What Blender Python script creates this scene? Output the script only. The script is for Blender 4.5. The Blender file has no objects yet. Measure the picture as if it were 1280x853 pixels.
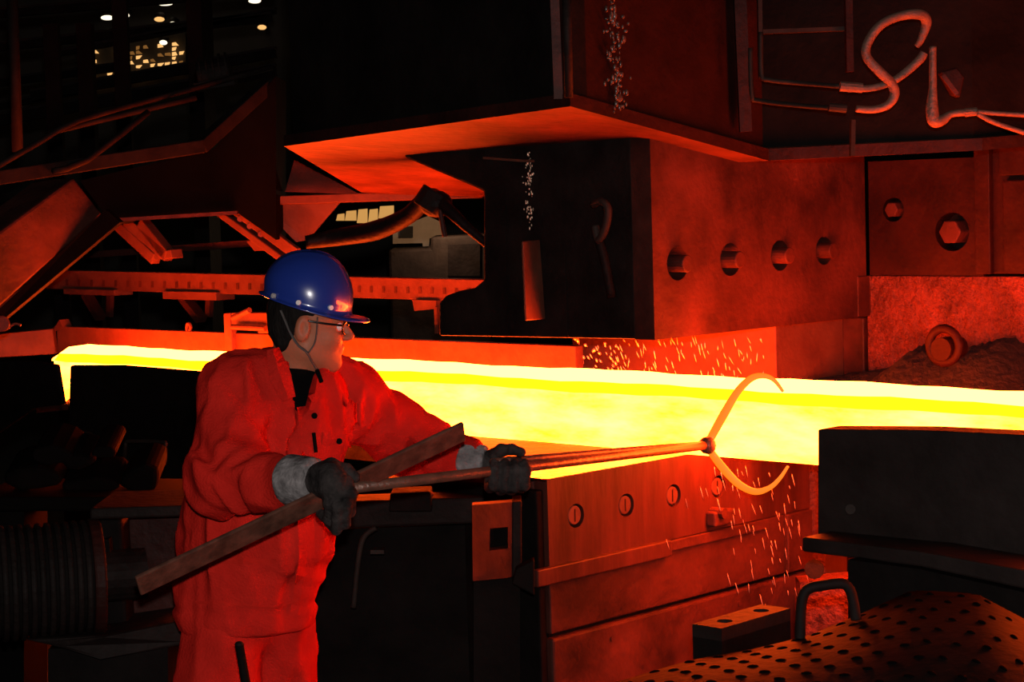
import bpy, bmesh, math, random
import numpy as np
from mathutils import Vector, Matrix

random.seed(7)
rng = np.random.default_rng(11)
SC = bpy.context.scene
COL = SC.collection

# ------------------------------------------------------------------ camera
F_PX, CX, CY, HOR, CAMZ = 2500.0, 640.0, 426.5, 250.0, 1.86
ROLL = math.radians(1.7)
_p = math.atan((CY - HOR) / F_PX)
FW = np.array([0, math.cos(_p), -math.sin(_p)])
_R0 = np.array([1.0, 0, 0]); _U0 = np.array([0, math.sin(_p), math.cos(_p)])
RT = math.cos(ROLL) * _R0 - math.sin(ROLL) * _U0
UP = math.sin(ROLL) * _R0 + math.cos(ROLL) * _U0
CAM = np.array([0, 0, CAMZ])
cd = bpy.data.cameras.new('camera'); cam = bpy.data.objects.new('camera', cd); COL.objects.link(cam)
cd.sensor_width = 36.0; cd.lens = F_PX / 1280.0 * 36.0; cd.clip_end = 200
_m = Matrix.Identity(4)
for i in range(3):
    _m[i][0] = RT[i]; _m[i][1] = UP[i]; _m[i][2] = -FW[i]; _m[i][3] = CAM[i]
cam.matrix_world = _m
SC.camera = cam

# ------------------------------------------------------------------ light, exposure
SC.view_settings.view_transform = 'Standard'
SC.view_settings.look = 'None'
SC.view_settings.gamma = 1.0
SC.view_settings.exposure = 0.0
SC.view_settings.use_curve_mapping = False
w = bpy.data.worlds.new('world'); SC.world = w; w.use_nodes = True
w.node_tree.nodes['Background'].inputs[0].default_value = (0.9, 0.75, 0.65, 1)
w.node_tree.nodes['Background'].inputs[1].default_value = 0.004
# the photographer's flash, just above the lens
ld = bpy.data.lights.new('camera_flash', 'POINT'); ld.energy = 440; ld.shadow_soft_size = 0.03
ld.color = (1.0, 0.93, 0.88)
lo = bpy.data.objects.new('camera_flash', ld); COL.objects.link(lo); lo.location = (0.03, -0.02, CAMZ + 0.16)

HOT = (58.0, 4.6, 0.42)       # radiance of the billet skin

# ------------------------------------------------------------------ geometry helpers
def ray(px, py):
    return FW + (px - CX) / F_PX * RT - (py - CY) / F_PX * UP
def P(px, py, Y):
    d = ray(px, py); return CAM + d * (Y / d[1])
UD = np.array([.724, -.690, 0]); UD /= np.linalg.norm(UD); VD = np.array([-UD[1], UD[0], 0])
OO = P(880, 560, 5.85)
def W(u, v, z):
    return np.array([OO[0], OO[1], 0]) + UD * u + VD * v + np.array([0, 0, z])
def uvz(q):
    q = np.asarray(q) - OO; return np.array([q @ UD, q @ VD, q[2] + OO[2]])
def onU(px, py, u0):
    d = ray(px, py); return uvz(CAM + d * ((u0 - (CAM - OO) @ UD) / (d @ UD)))
def onV(px, py, v0):
    d = ray(px, py); return uvz(CAM + d * ((v0 - (CAM - OO) @ VD) / (d @ VD)))
def nrm(a):
    a = np.asarray(a, float); return a / (np.linalg.norm(a) + 1e-12)

class MB:
    def __init__(s): s.v = []; s.f = []; s.m = []
    def add(s, vs, fs, mi=0):
        b = len(s.v); s.v += [tuple(map(float, q)) for q in vs]
        s.f += [tuple(b + i for i in f) for f in fs]; s.m += [mi] * len(fs)
        return s
    def hexa(s, c, mi=0):       # 8 corners: bottom loop 0-3, top loop 4-7
        return s.add(c, [(3, 2, 1, 0), (4, 5, 6, 7), (0, 1, 5, 4), (1, 2, 6, 5), (2, 3, 7, 6), (3, 0, 4, 7)], mi)
    def box(s, u0, u1, v0, v1, z0, z1, mi=0):
        return s.hexa([W(u0, v0, z0), W(u1, v0, z0), W(u1, v1, z0), W(u0, v1, z0),
                       W(u0, v0, z1), W(u1, v0, z1), W(u1, v1, z1), W(u0, v1, z1)], mi)
    def wbox(s, x0, x1, y0, y1, z0, z1, mi=0):
        return s.hexa([(x0, y0, z0), (x1, y0, z0), (x1, y1, z0), (x0, y1, z0),
                       (x0, y0, z1), (x1, y0, z1), (x1, y1, z1), (x0, y1, z1)], mi)
    def bar(s, a, b, w, h, up=(0, 0, 1), mi=0):   # box between two points
        a = np.asarray(a, float); b = np.asarray(b, float); t = nrm(b - a)
        x = nrm(np.cross(t, up)); y = np.cross(x, t)
        c = []
        for q in (a, b):
            c += [q - x * w / 2 - y * h / 2, q + x * w / 2 - y * h / 2, q + x * w / 2 + y * h / 2, q - x * w / 2 + y * h / 2]
        return s.hexa(c, mi)
    def prism(s, loop, off, mi=0):
        n = len(loop); loop = [np.asarray(q, float) for q in loop]; off = np.asarray(off, float)
        return s.add(loop + [q + off for q in loop],
                     [tuple(range(n)), tuple(range(2 * n - 1, n - 1, -1))] + [(i, i + n, (i + 1) % n + n, (i + 1) % n) for i in range(n)], mi)
    def cyl(s, a, b, r, n=20, r2=None, mi=0):
        a = np.asarray(a, float); b = np.asarray(b, float); t = nrm(b - a)
        x = nrm(np.cross(t, (0, 0, 1) if abs(t[2]) < .9 else (1, 0, 0))); y = np.cross(t, x)
        r2 = r if r2 is None else r2
        vs = [q + rr * (math.cos(k * 2 * math.pi / n) * x + math.sin(k * 2 * math.pi / n) * y) for q, rr in ((a, r), (b, r2)) for k in range(n)]
        return s.add(vs, [tuple(range(n))[::-1], tuple(range(n, 2 * n))] + [(i, (i + 1) % n, (i + 1) % n + n, i + n) for i in range(n)], mi)
    def tube(s, pts, r, n=10, flat=1.0, closed=False, smooth=6, mi=0):
        pts = [np.asarray(q, float) for q in pts]
        rs = list(r) if hasattr(r, '__len__') else [r] * len(pts)
        if smooth:                                    # Catmull-Rom
            q, rr, N = [], [], len(pts)
            for i in range(N if closed else N - 1):
                g = (lambda j: pts[j % N]) if closed else (lambda j: pts[min(max(j, 0), N - 1)])
                p0, p1, p2, p3 = g(i - 1), g(i), g(i + 1), g(i + 2)
                for k in range(smooth):
                    t = k / smooth
                    q.append(.5 * (2 * p1 + (p2 - p0) * t + (2 * p0 - 5 * p1 + 4 * p2 - p3) * t * t + (3 * p1 - p0 - 3 * p2 + p3) * t ** 3))
                    rr.append(rs[i] * (1 - t) + rs[(i + 1) % N] * t)
            if not closed: q.append(pts[-1]); rr.append(rs[-1])
            pts, rs = q, rr
        N = len(pts); ref = None; vs = []
        for i in range(N):
            a = pts[(i - 1) % N] if (closed or i) else pts[0]
            b = pts[(i + 1) % N] if (closed or i < N - 1) else pts[-1]
            t = nrm(b - a)
            if ref is None: ref = nrm(np.cross(t, (0, 0, 1) if abs(t[2]) < .9 else (1, 0, 0)))
            x = nrm(ref - t * (ref @ t)); ref = x; y = np.cross(t, x)
            for k in range(n):
                c = k * 2 * math.pi / n
                vs.append(pts[i] + rs[i] * (math.cos(c) * x + flat * math.sin(c) * y))
        fs = [(i * n + k, i * n + (k + 1) % n, ((i + 1) % N) * n + (k + 1) % n, ((i + 1) % N) * n + k) for i in range(N if closed else N - 1) for k in range(n)]
        if not closed: fs += [tuple(range(n))[::-1], tuple(range((N - 1) * n, N * n))]
        return s.add(vs, fs, mi)
    def ellipsoid(s, c, ax, n=10, mi=0):
        c = np.asarray(c, float); ax = [np.asarray(a, float) for a in ax]
        vs = [c + ax[2]]
        for i in range(1, n // 2):
            th = math.pi * i / (n // 2)
            for k in range(n):
                ph = 2 * math.pi * k / n
                vs.append(c + ax[0] * math.sin(th) * math.cos(ph) + ax[1] * math.sin(th) * math.sin(ph) + ax[2] * math.cos(th))
        vs.append(c - ax[2]); R = n // 2 - 1
        fs = [(0, 1 + k, 1 + (k + 1) % n) for k in range(n)]
        fs += [(1 + i * n + k, 1 + (i + 1) * n + k, 1 + (i + 1) * n + (k + 1) % n, 1 + i * n + (k + 1) % n) for i in range(R - 1) for k in range(n)]
        fs += [(1 + (R - 1) * n + (k + 1) % n, 1 + (R - 1) * n + k, len(vs) - 1) for k in range(n)]
        return s.add(vs, fs, mi)
    def holed(s, o, a, b, nin, wa, wb, holes, depth, mi=0):
        """plate: origin o, in-plane axes a,b (sizes wa,wb), inward normal nin; round through holes (ca,cb,r) one per column"""
        o = np.asarray(o, float); a = np.asarray(a, float); b = np.asarray(b, float); nin = np.asarray(nin, float)
        hs = sorted(holes); cut = [0] + [(hs[i][0] + hs[i + 1][0]) / 2 for i in range(len(hs) - 1)] + [wa]
        for i, (ca, cb, r) in enumerate(hs):
            x0, x1 = cut[i], cut[i + 1]
            an = sorted([2 * math.pi * k / 28 for k in range(28)] + [math.atan2(yy - cb, xx - ca) % (2 * math.pi) for xx in (x0, x1) for yy in (0, wb)])
            n = len(an); ring, edge = [], []
            for t in an:
                c, sn = math.cos(t), math.sin(t)
                k = min([((x1 if c > 0 else x0) - ca) / c if abs(c) > 1e-9 else 1e9, ((wb if sn > 0 else 0) - cb) / sn if abs(sn) > 1e-9 else 1e9])
                ring.append(o + a * (ca + r * c) + b * (cb + r * sn)); edge.append(o + a * (ca + k * c) + b * (cb + k * sn))
            vs = edge + ring + [q + nin * depth for q in ring] + [q + nin * depth for q in edge]
            fs = []
            for k in range(n):
                j = (k + 1) % n
                fs += [(k, j, n + j, n + k), (n + k, n + j, 2 * n + j, 2 * n + k), (2 * n + k, 2 * n + j, 3 * n + j, 3 * n + k), (3 * n + k, 3 * n + j, j, k)]
            s.add(vs, fs, mi)
        return s

def link(name, me, mats, parent=None, smooth=False, bevel=0, seg=2):
    if not isinstance(mats, (list, tuple)): mats = [mats]
    for m in mats: me.materials.append(m)
    o = bpy.data.objects.new(name, me); COL.objects.link(o)
    if smooth:
        for p in me.polygons: p.use_smooth = True
    if bevel:
        b = o.modifiers.new('bevel', 'BEVEL'); b.width = bevel; b.segments = seg; b.limit_method = 'ANGLE'; b.angle_limit = math.radians(35)
    if parent is not None: o.parent = parent
    return o
def build(name, mb, mats, parent=None, smooth=False, bevel=0, seg=2, fix=True):
    me = bpy.data.meshes.new(name)
    org = np.array(parent_org(parent))
    me.from_pydata([tuple(np.array(q) - org) for q in mb.v], [], mb.f)
    for p, i in zip(me.polygons, mb.m): p.material_index = i
    if fix:
        bm = bmesh.new(); bm.from_mesh(me); bmesh.ops.remove_doubles(bm, verts=bm.verts, dist=1e-5)
        bmesh.ops.recalc_face_normals(bm, faces=bm.faces); bm.to_mesh(me); bm.free()
    me.update()
    return link(name, me, mats, parent, smooth, bevel, seg)
def parent_org(p):
    o = np.zeros(3)
    while p is not None:
        o = o + np.array(p.location); p = p.parent
    return o
def tag(o, label=None, cat=None, group=None, kind=None):
    if label: o['label'] = label
    if cat: o['category'] = cat
    if group: o['group'] = group
    if kind: o['kind'] = kind
    return o
def thing(name, label, cat, loc, group=None, kind=None):
    o = bpy.data.objects.new(name, None); COL.objects.link(o); o.location = tuple(map(float, loc)); o.empty_display_size = .1
    return tag(o, label, cat, group, kind)
def struct(name, mb, m, parent=None, bevel=0):
    o = build(name, mb, m, parent, bevel=bevel)
    if parent is None: o['kind'] = 'structure'
    return o

# ------------------------------------------------------------------ materials
def mat(name, c1, c2=None, rough=.6, metal=0.0, scale=6.0, bump=0.0, bscale=None, stretch=(1, 1, 1), spec=.5, coat=0, detail=6, lo=.35, hi=.7):
    m = bpy.data.materials.new(name); m.use_nodes = True
    nt = m.node_tree; b = nt.nodes['Principled BSDF']
    b.inputs['Roughness'].default_value = rough; b.inputs['Metallic'].default_value = metal
    b.inputs['Specular IOR Level'].default_value = spec
    if coat: b.inputs['Coat Weight'].default_value = coat; b.inputs['Coat Roughness'].default_value = .06
    tc = nt.nodes.new('ShaderNodeTexCoord'); mp = nt.nodes.new('ShaderNodeMapping'); mp.inputs['Scale'].default_value = stretch
    nt.links.new(tc.outputs['Object'], mp.inputs[0])
    n = nt.nodes.new('ShaderNodeTexNoise'); n.inputs['Scale'].default_value = scale; n.inputs['Detail'].default_value = detail; n.inputs['Roughness'].default_value = .6
    nt.links.new(mp.outputs[0], n.inputs['Vector'])
    r = nt.nodes.new('ShaderNodeValToRGB'); r.color_ramp.elements[0].position = lo; r.color_ramp.elements[1].position = hi
    r.color_ramp.elements[0].color = (*c1, 1); r.color_ramp.elements[1].color = (*(c2 or c1), 1)
    nt.links.new(n.outputs['Fac'], r.inputs[0]); nt.links.new(r.outputs[0], b.inputs['Base Color'])
    if bump:
        n2 = nt.nodes.new('ShaderNodeTexNoise'); n2.inputs['Scale'].default_value = bscale or scale * 5; n2.inputs['Detail'].default_value = 4
        nt.links.new(mp.outputs[0], n2.inputs['Vector'])
        bp = nt.nodes.new('ShaderNodeBump'); bp.inputs['Strength'].default_value = bump; bp.inputs['Distance'].default_value = .02
        nt.links.new(n2.outputs['Fac'], bp.inputs['Height']); nt.links.new(bp.outputs[0], b.inputs['Normal'])
    return m
def emis(name, col, strength=1.0, col2=None, scale=10, stretch=(1, 1, 1), lo=.4, hi=.62):
    m = bpy.data.materials.new(name); m.use_nodes = True; nt = m.node_tree; nt.nodes.clear()
    out = nt.nodes.new('ShaderNodeOutputMaterial'); e = nt.nodes.new('ShaderNodeEmission'); e.inputs[1].default_value = strength
    e.inputs[0].default_value = (*col, 1)
    if col2:
        tc = nt.nodes.new('ShaderNodeTexCoord'); mp = nt.nodes.new('ShaderNodeMapping'); mp.inputs['Scale'].default_value = stretch
        mp.inputs['Rotation'].default_value = (0, 0, math.atan2(UD[1], UD[0]))
        mp.vector_type = 'TEXTURE'; mp.inputs['Scale'].default_value = [1 / q for q in stretch]
        nt.links.new(tc.outputs['Object'], mp.inputs[0])
        n = nt.nodes.new('ShaderNodeTexNoise'); n.inputs['Scale'].default_value = scale; n.inputs['Detail'].default_value = 8; n.inputs['Roughness'].default_value = .65
        nt.links.new(mp.outputs[0], n.inputs['Vector'])
        r = nt.nodes.new('ShaderNodeMapRange'); r.inputs[1].default_value = lo; r.inputs[2].default_value = hi
        nt.links.new(n.outputs['Fac'], r.inputs[0])
        mx = nt.nodes.new('ShaderNodeMix'); mx.data_type = 'RGBA'; mx.clamp_result = False
        mx.inputs[6].default_value = (*col2, 1); mx.inputs[7].default_value = (*col, 1)
        nt.links.new(r.outputs[0], mx.inputs[0]); nt.links.new(mx.outputs[2], e.inputs[0])
    nt.links.new(e.outputs[0], out.inputs[0])
    return m

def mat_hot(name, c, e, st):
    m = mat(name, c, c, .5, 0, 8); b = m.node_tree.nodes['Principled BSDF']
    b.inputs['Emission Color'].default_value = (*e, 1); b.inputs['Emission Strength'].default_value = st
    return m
M = {}
M['billet'] = emis('hot_steel_skin', HOT, 1, (47.0, 2.4, .02), 9, (.25, 1, 1), .34, .62)
M['billet_edge'] = emis('hot_steel_cooler_corner', (45.0, 2.4, .010))
M['billet_top'] = emis('hot_steel_top', (62.0, 5.0, .55))
M['rust'] = mat('rusty_die_steel', (.018, .0045, .0032), (.088, .021, .014), .62, 0.0, 3.6, .25, 30, spec=.18)
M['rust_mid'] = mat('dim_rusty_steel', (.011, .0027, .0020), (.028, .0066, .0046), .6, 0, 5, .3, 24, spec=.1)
M['rust_streak'] = mat('streaked_die_steel', (.026, .0068, .0048), (.088, .021, .014), .5, 0.0, 9, .2, 26, (1, 1, .18), spec=.2)
M['rough'] = mat('rough_scaled_steel', (.05, .0125, .008), (.16, .038, .024), .6, 0, 7, 1.0, 38, spec=.15)
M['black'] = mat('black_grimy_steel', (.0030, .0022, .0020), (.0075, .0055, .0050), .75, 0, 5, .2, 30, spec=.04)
M['dark'] = mat('dark_oily_steel', (.0055, .0036, .0032), (.014, .009, .008), .65, 0, 7, .25, 40, spec=.07)
M['brown'] = mat('brown_painted_steel', (.014, .009, .0075), (.030, .020, .016), .65, 0, 8, .15, spec=.1)
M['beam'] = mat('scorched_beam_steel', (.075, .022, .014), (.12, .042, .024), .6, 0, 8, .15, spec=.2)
M['worn'] = mat('worn_bright_die_face', (.42, .34, .28), (.62, .52, .44), .22, 1.0, 12, .35, 30)
M['die_top'] = mat('dull_die_top', (.035, .012, .004), (.085, .032, .010), .6, 0, 10, .3, 34, spec=.15)
M['hose'] = mat('pale_braided_hose', (.10, .045, .03), (.16, .075, .05), .6, 0, 14, .3, 60)
M['rubber'] = mat('black_rubber_hose', (.005, .0032, .003), (.010, .0065, .006), .55, 0, 12, .2, spec=.08)
M['suit'] = mat('red_cotton_workwear', (.40, .0125, .0085), (.58, .019, .0125), .9, 0, 9, .3, 170, spec=.02)
M['seam'] = mat('red_cotton_seam', (.40, .012, .008), (.52, .018, .011), .9, 0, 12, spec=.02)
M['helmet'] = mat('blue_helmet_plastic', (.010, .026, .19), (.013, .032, .23), .25, 0, 3, spec=.5, coat=1.0)
M['white'] = mat('pale_plastic_rivet', (.62, .55, .55), (.75, .68, .68), .4)
M['skin'] = mat('skin', (.29, .088, .045), (.37, .115, .06), .5, 0, 12, .08, 120, spec=.2)
M['hair'] = mat('black_hair', (.006, .005, .005), (.010, .008, .007), .7, 0, 60, .4, 120, (1, 1, .3), spec=.04)
M['strap'] = mat('grey_webbing', (.045, .038, .036), (.07, .06, .055), .8, 0, 60)
M['shirt'] = mat('black_undershirt', (.002, .002, .002), (.004, .004, .004), .9, spec=.03)
M['glove'] = mat('grimy_black_glove', (.010, .0085, .0085), (.052, .042, .040), .8, 0, 16, .4, 90, spec=.08)
M['cuff'] = mat('grey_glove_cuff', (.05, .045, .045), (.27, .245, .245), .85, 0, 20, .4, 90, spec=.08)
M['iron'] = mat('bare_bar_iron', (.045, .018, .012), (.12, .046, .030), .6, .0, 26, .12, 130, spec=.1)
M['tong'] = mat('tong_steel', (.09, .040, .026), (.15, .07, .045), .4, .25, 20, .2, 80)
M['glass'] = mat('dark_glasses_frame', (.004, .004, .004), (.008, .007, .007), .2)
M['scale'] = mat('black_scale_heap', (.003, .0014, .001), (.012, .005, .0035), .9, 0, 14, .8, 40)
M['floor'] = mat('grimy_concrete_floor', (.008, .007, .006), (.02, .017, .015), .9, 0, 2, .3)
M['hall'] = mat('dark_hall_cladding', (.03, .025, .02), (.06, .05, .04), .9, 0, 1)
M['pale'] = mat('pale_hall_board', (.35, .26, .18), (.5, .38, .26), .9, 0, 4)
M['water'] = mat('water_drops', (.70, .50, .36), (.85, .62, .45), .3, .6, 4)
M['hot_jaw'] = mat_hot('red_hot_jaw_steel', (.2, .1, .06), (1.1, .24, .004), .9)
M['deep_black'] = mat('deep_black_steel', (.0012, .0010, .0009), (.003, .0024, .0021), .8, 0, 5, spec=.03)  # near-black steel; stands in for shade on the bolster heel
M['boot'] = mat('black_boot', (.01, .01, .01), (.02, .02, .02), .6)
M['win'] = emis('warm_hall_window', (1.0, .52, .17), 1.1)
M['lamp'] = emis('hall_lamp_glow', (1.0, .88, .62), 1.6)

# ================================================================== SETTING
struct('floor', MB().wbox(-14, 14, -3, 26, -.2, 0), M['floor'])
wall = struct('wall_back', MB().wbox(-14, 14, 22, 22.3, 0, 9), M['hall'])

# ================================================================== BILLET
US = -0.078                       # plane of the die sides
ZB, ZT = 1.090, 1.311             # billet underside and top
def billet():
    root = thing('hot_billet', 'glowing yellow-hot steel billet lying across the lower die', 'billet', W(0, .11, ZB))
    prof = [(0.012, ZB, 0), (0, ZB + .012, 0), (0, ZT - .052, 1), (.030, ZT - .022, 2), (.075, ZT, 2), (.17, ZT, 1), (.222, ZT - .05, 0), (.222, ZB + .03, 0), (.19, ZB, 0)]
    mb = MB(); n = len(prof); N = 70; u0, u1 = -3.36, 2.7
    vs = []
    for i in range(N + 1):
        u = u0 + (u1 - u0) * i / N
        for j, (v, z, _) in enumerate(prof):
            k = .0022 * math.sin(u * 7 + j) + .0015 * math.sin(u * 23 + 2 * j)
            vs.append(W(u, v + k, z + (k if z > ZB + .02 else 0)))
    for i in range(N):
        for j in range(n):
            mb.add([], [], 0)
    b = len(mb.v); mb.v += [tuple(q) for q in vs]
    for i in range(N):
        for j in range(n):
            mb.f.append((i * n + j, (i + 1) * n + j, (i + 1) * n + (j + 1) % n, i * n + (j + 1) % n)); mb.m.append(prof[j][2])
    mb.f.append(tuple(range(n))); mb.m.append(0); mb.f.append(tuple(range(N * n, N * n + n))); mb.m.append(0)
    build('bar', mb, [M['billet'], M['billet_edge'], M['billet_top']], root, smooth=False)
    # ragged flash at the far end
    f = MB(); e = W(-3.36, .02, ZT - .05)
    f.prism([W(-3.41, .02, ZT - .055), W(-3.36, .02, ZT - .06), W(-3.36, .02, ZT - .03), W(-3.40, .02, ZT - .045)], VD * .06)
    build('end_flash', f, M['billet'], root)
billet()

# ================================================================== LOWER DIE
def lower_die():
    root = thing('lower_die', 'rusty lower forging die with round bolt plugs under the billet', 'die', W(-.3, 0, .655))
    build('body', MB().box(-.50, US - .05, -.60, .64, .655, 1.083), M['rust'], root, bevel=.006)
    build('heel', MB().box(-.98, -.50, -.30, .64, .655, 1.083), M['dark'], root, bevel=.006)  # darker than the body: shade put into the heel's colour
    build('top_plate', MB().box(-.98, -.262, -.30, .64, 1.078, 1.086), M['die_top'], root, bevel=.003)
    build('working_face', MB().box(-.258, US - .002, -.60, .64, 1.078, 1.0885), M['worn'], root, bevel=.003)
    pl = MB().holed(W(US, -.60, .845), VD, (0, 0, 1), -UD, 1.24, .2425, [(.115, .127, .034), (.333, .128, .034), (.549, .128, .034), (.765, .128, .034)], .05)
    build('side_plate', pl, M['rust_streak'], root)
    build('lower_side_plate', MB().box(US - .05, US - .001, -.60, .50, .655, .842), M['rust'], root, bevel=.004)
    build('lower_side_plate', MB().box(US - .05, US + .010, .505, .64, .655, .842), M['rust'], root, bevel=.004)
    led = MB().box(US, US + .022, -.672, -.09, .800, .848)
    build('key_strip', led, M['rust_streak'], root, bevel=.004)
    build('key_strip', MB().box(US, US + .012, -.085, .40, .812, .843), M['rust'], root, bevel=.003)
    for v in (-.485, -.267, -.051, .165):
        b = MB().cyl(W(US - .045, v, .973), W(US - .004, v, .973), .027, 24)
        p = build('bolt_plug', b, M['beam'], root, bevel=.003)
        build('slot', MB().box(US - .006, US - .003, v - .0022, v + .0022, .955, .991), M['rust_mid'], p)
    # small lug and bolt at the far end of the side
    build('side_lug', MB().box(US, US + .035, .10, .20, .860, .905), M['rust'], root, bevel=.006)
    build('side_stud', MB().cyl(W(US, .13, .90), W(US + .05, .13, .90), .016, 10), M['rust'], root)
lower_die()
def bolster():
    root = thing('die_bolster', 'massive rusty bolster block carrying the lower die', 'bolster', W(-.3, 0, 0))
    build('block', MB().box(-.50, US + .004, -.60, .66, 0, .642), M['rust'], root, bevel=.008)
    build('heel', MB().box(-.98, -.502, -.30, .66, 0, .642), M['deep_black'], root, bevel=.008)  # heel painted near black in place of shade
    build('shim', MB().box(-.50, US - .02, -.59, .64, .642, .655), M['black'], root)
    for v in (-.35, .25):
        build('bolt_head', MB().cyl(W(US, v, .60), W(US + .008, v, .60), .008, 8), M['rust'], root)
bolster()

# ================================================================== UPPER DIE
def upper_die():
    root = thing('upper_die', 'huge upper forging die with four recessed bolts in its side', 'die', W(-.5, .4, 1.44))
    vf = -.12
    pts = [onV(x, y, vf) for x, y in [(505, 197), (592, 234), (604, 240), (604, 350), (592, 360), (572, 364), (556, 370), (548, 379), (548, 420)]]
    loop = [W(*q) for q in pts] + [W(US - .07, vf, 1.440), W(US - .07, vf, 2.13), W(-1.1, vf, 2.13)]
    build('body', MB().prism(loop, VD * 1.10), M['dark'], root, bevel=.008)  # darker than the side plate: shade of the unlit front put into colour
    v0, v1, z0, z1 = -.12, .985, 1.440, 2.04
    hs = [(.114, .218, .050), (.369, .219, .050), (.625, .221, .048), (.865, .227, .046)]
    build('side_plate', MB().holed(W(US, v0, z0), VD, (0, 0, 1), -UD, v1 - v0, z1 - z0, hs, .075), M['rust'], root)
    for ca, cb, r in hs:
        v, z = v0 + ca, z0 + cb
        b = MB().cyl(W(US - .075, v, z), W(US + .040, v, z), .026, 18)
        bo = build('bolt', b, M['rust'], root, bevel=.004)
        build('washer', MB().cyl(W(US - .075, v, z), W(US - .060, v, z), .040, 24), M['black'], bo, bevel=.003)  # black tone deepens the shade inside the bolt recess
    # key plate bottom step at the far end
    build('foot_step', MB().box(US - .02, US + .004, .93, 1.0, 1.441, 1.575), M['rust'], root, bevel=.003)
    # front of the die: guide channel, wear strip, seams, hanging shackle
    def fr(px, py, d=0): return W(*onV(px, py, vf - d))
    st = MB().hexa([fr(656, 401, .12), fr(658, 401, .12), fr(682, 399), fr(660, 401), fr(652, 302, .12), fr(654, 302, .12), fr(675, 300), fr(655, 302)])
    build('wear_strip', st, M['beam'], root, bevel=.004)
    sh = MB().tube([fr(742, 256, .03), fr(752, 252, .05), fr(760, 262, .05), fr(757, 285, .05), fr(748, 300, .04), fr(744, 282, .04)], .012, 8)
    build('shackle', sh, M['brown'], root, smooth=True)
    pin = MB().tube([fr(748, 296, .03), fr(757, 330, .03), fr(765, 372, .02)], .014, 8, smooth=3)
    build('shackle_pin', pin, M['dark'], root, smooth=True)
    for a, b in (((706, 305), (710, 422)), ((632, 250), (634, 415))):
        build('front_seam', MB().bar(fr(*a), fr(*b), .006, .008, VD), M['dark'], root)
    w_ = MB()
    for k in range(70):
        q = fr(random.gauss(661, 3), random.uniform(207, 292) - 20 * random.random() ** 2, .012)
        w_.ellipsoid(q, [(random.uniform(.001, .004), 0, 0), (0, .002, 0), (0, 0, random.uniform(.002, .007))], 6)
    tag(build('wet_streak', w_, M['water'], root, smooth=True, fix=False), kind='stuff')
    lip = MB().prism([fr(612, 196), fr(612, 199), fr(668, 203), fr(668, 200)], -VD * .03)
    build('drip_lip', lip, M['beam'], root)
upper_die()

# ================================================================== PRESS RAM
def ram():
    A = P(713, 133, 5.30); B = P(355, 183, 6.45); E_ = P(452, 241, 7.7); F_ = P(606, 246, 7.6)
    Cc = P(961, 201, 5.95); D = P(1228, 188, 5.75); G = W(1.2, 1.3, 2.02); H = W(-1.4, 1.5, 1.98)
    root = thing('press_ram', 'black press crosshead with red lit underside above the dies', 'press ram', W(-.3, .4, 1.95))
    mid = W(-.40, .45, 1.955)
    ring = [A, Cc, D, G, H, F_, E_, B]; n = len(ring); up = np.array([0, 0, .035])
    mb = MB(); vs = ring + [q + up for q in ring] + [mid, mid + np.array([0, 0, .12])]
    fs = [(i, (i + 1) % n, 2 * n) for i in range(n)] + [(i, i + n, (i + 1) % n + n, (i + 1) % n) for i in range(n)] + [(i + n, 2 * n + 1, (i + 1) % n + n) for i in range(n)]
    mb.add(vs, fs); mb.m = [1 if n <= i < 2 * n else 0 for i in range(len(fs))]; build('bottom_flange', mb, [M['ram_base'], M['rust_mid']], root)  # underside lighter, sides darker: light from below put into the colours
    c = np.mean(ring, axis=0)
    ins = lambda q, k=.03: q + np.array([*nrm((c - q)[:2]) * k, 0])
    def panel(name, a, b, m, z=3.0, th=.05, parent=root, lift=.03):
        a = ins(a) + np.array([0, 0, lift]); b = ins(b) + np.array([0, 0, lift])
        d = nrm(np.cross((b - a), (0, 0, 1))); d = d if d @ (c - a) > 0 else -d
        ta = a.copy(); tb = b.copy(); ta[2] = z; tb[2] = z
        return build(name, MB().prism([a, b, tb, ta], d * th), m, parent)
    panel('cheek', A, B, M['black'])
    panel('cheek', A, Cc, M['rust_lit_side'])  # redder than the black cheeks: billet light and shade put into colour
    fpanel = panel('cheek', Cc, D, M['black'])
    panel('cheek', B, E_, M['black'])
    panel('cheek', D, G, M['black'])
    # corner edge strip and pipe on the near corner
    a = P(698, 124, 5.34); t = P(692, -30, 5.34)
    build('corner_strip', MB().bar(a, t, .024, .03, (0, 1, 0)), M['rust'], root)
    build('corner_pipe', MB().tube([P(711, 122, 5.26), P(708, -30, 5.26)], .012, 10, smooth=0), M['dark'], root, smooth=True)
    # framing on the recessed end panel
    yy = 5.84
    for p0, p1, wd in (((932, 165, yy), (924, -20, yy), .035), ((951, 98, yy), (949, -20, yy), .012), ((953, 40, yy), (1060, 36, yy), .012), ((1065, 195, 5.80), (1066, 150, 5.80), .012),
                       ((1062, 90, 5.80), (1060, -20, 5.80), .02)):
        build('frame_rib', MB().bar(P(*p0), P(*p1), wd, .03, (0, 1, 0)), M['brown'] if wd < .02 else M['rust_mid'], root)
    # drip streak of grease down the right cheek
    g = MB()
    for k in range(120):
        t = random.random(); px = 765 + random.gauss(0, 7) + 8 * t; py = -10 + 150 * t
        y = 5.30 + (px - 713) / (961 - 713) * .65 - .012
        g.ellipsoid(P(px, py, y), [(random.uniform(.002, .007), 0, 0), (0, .003, 0), (0, 0, random.uniform(.003, .012))], 6)
    tag(build('grease_streak', g, M['grease'], root, smooth=True, fix=False), kind='stuff')
M['ram_base'] = mat('glow_lit_ram_base', (.055, .015, .009), (.15, .043, .026), .55, 0, 5, .2, 24, spec=.12)  # underside tone raised to carry the billet's glow
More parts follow.
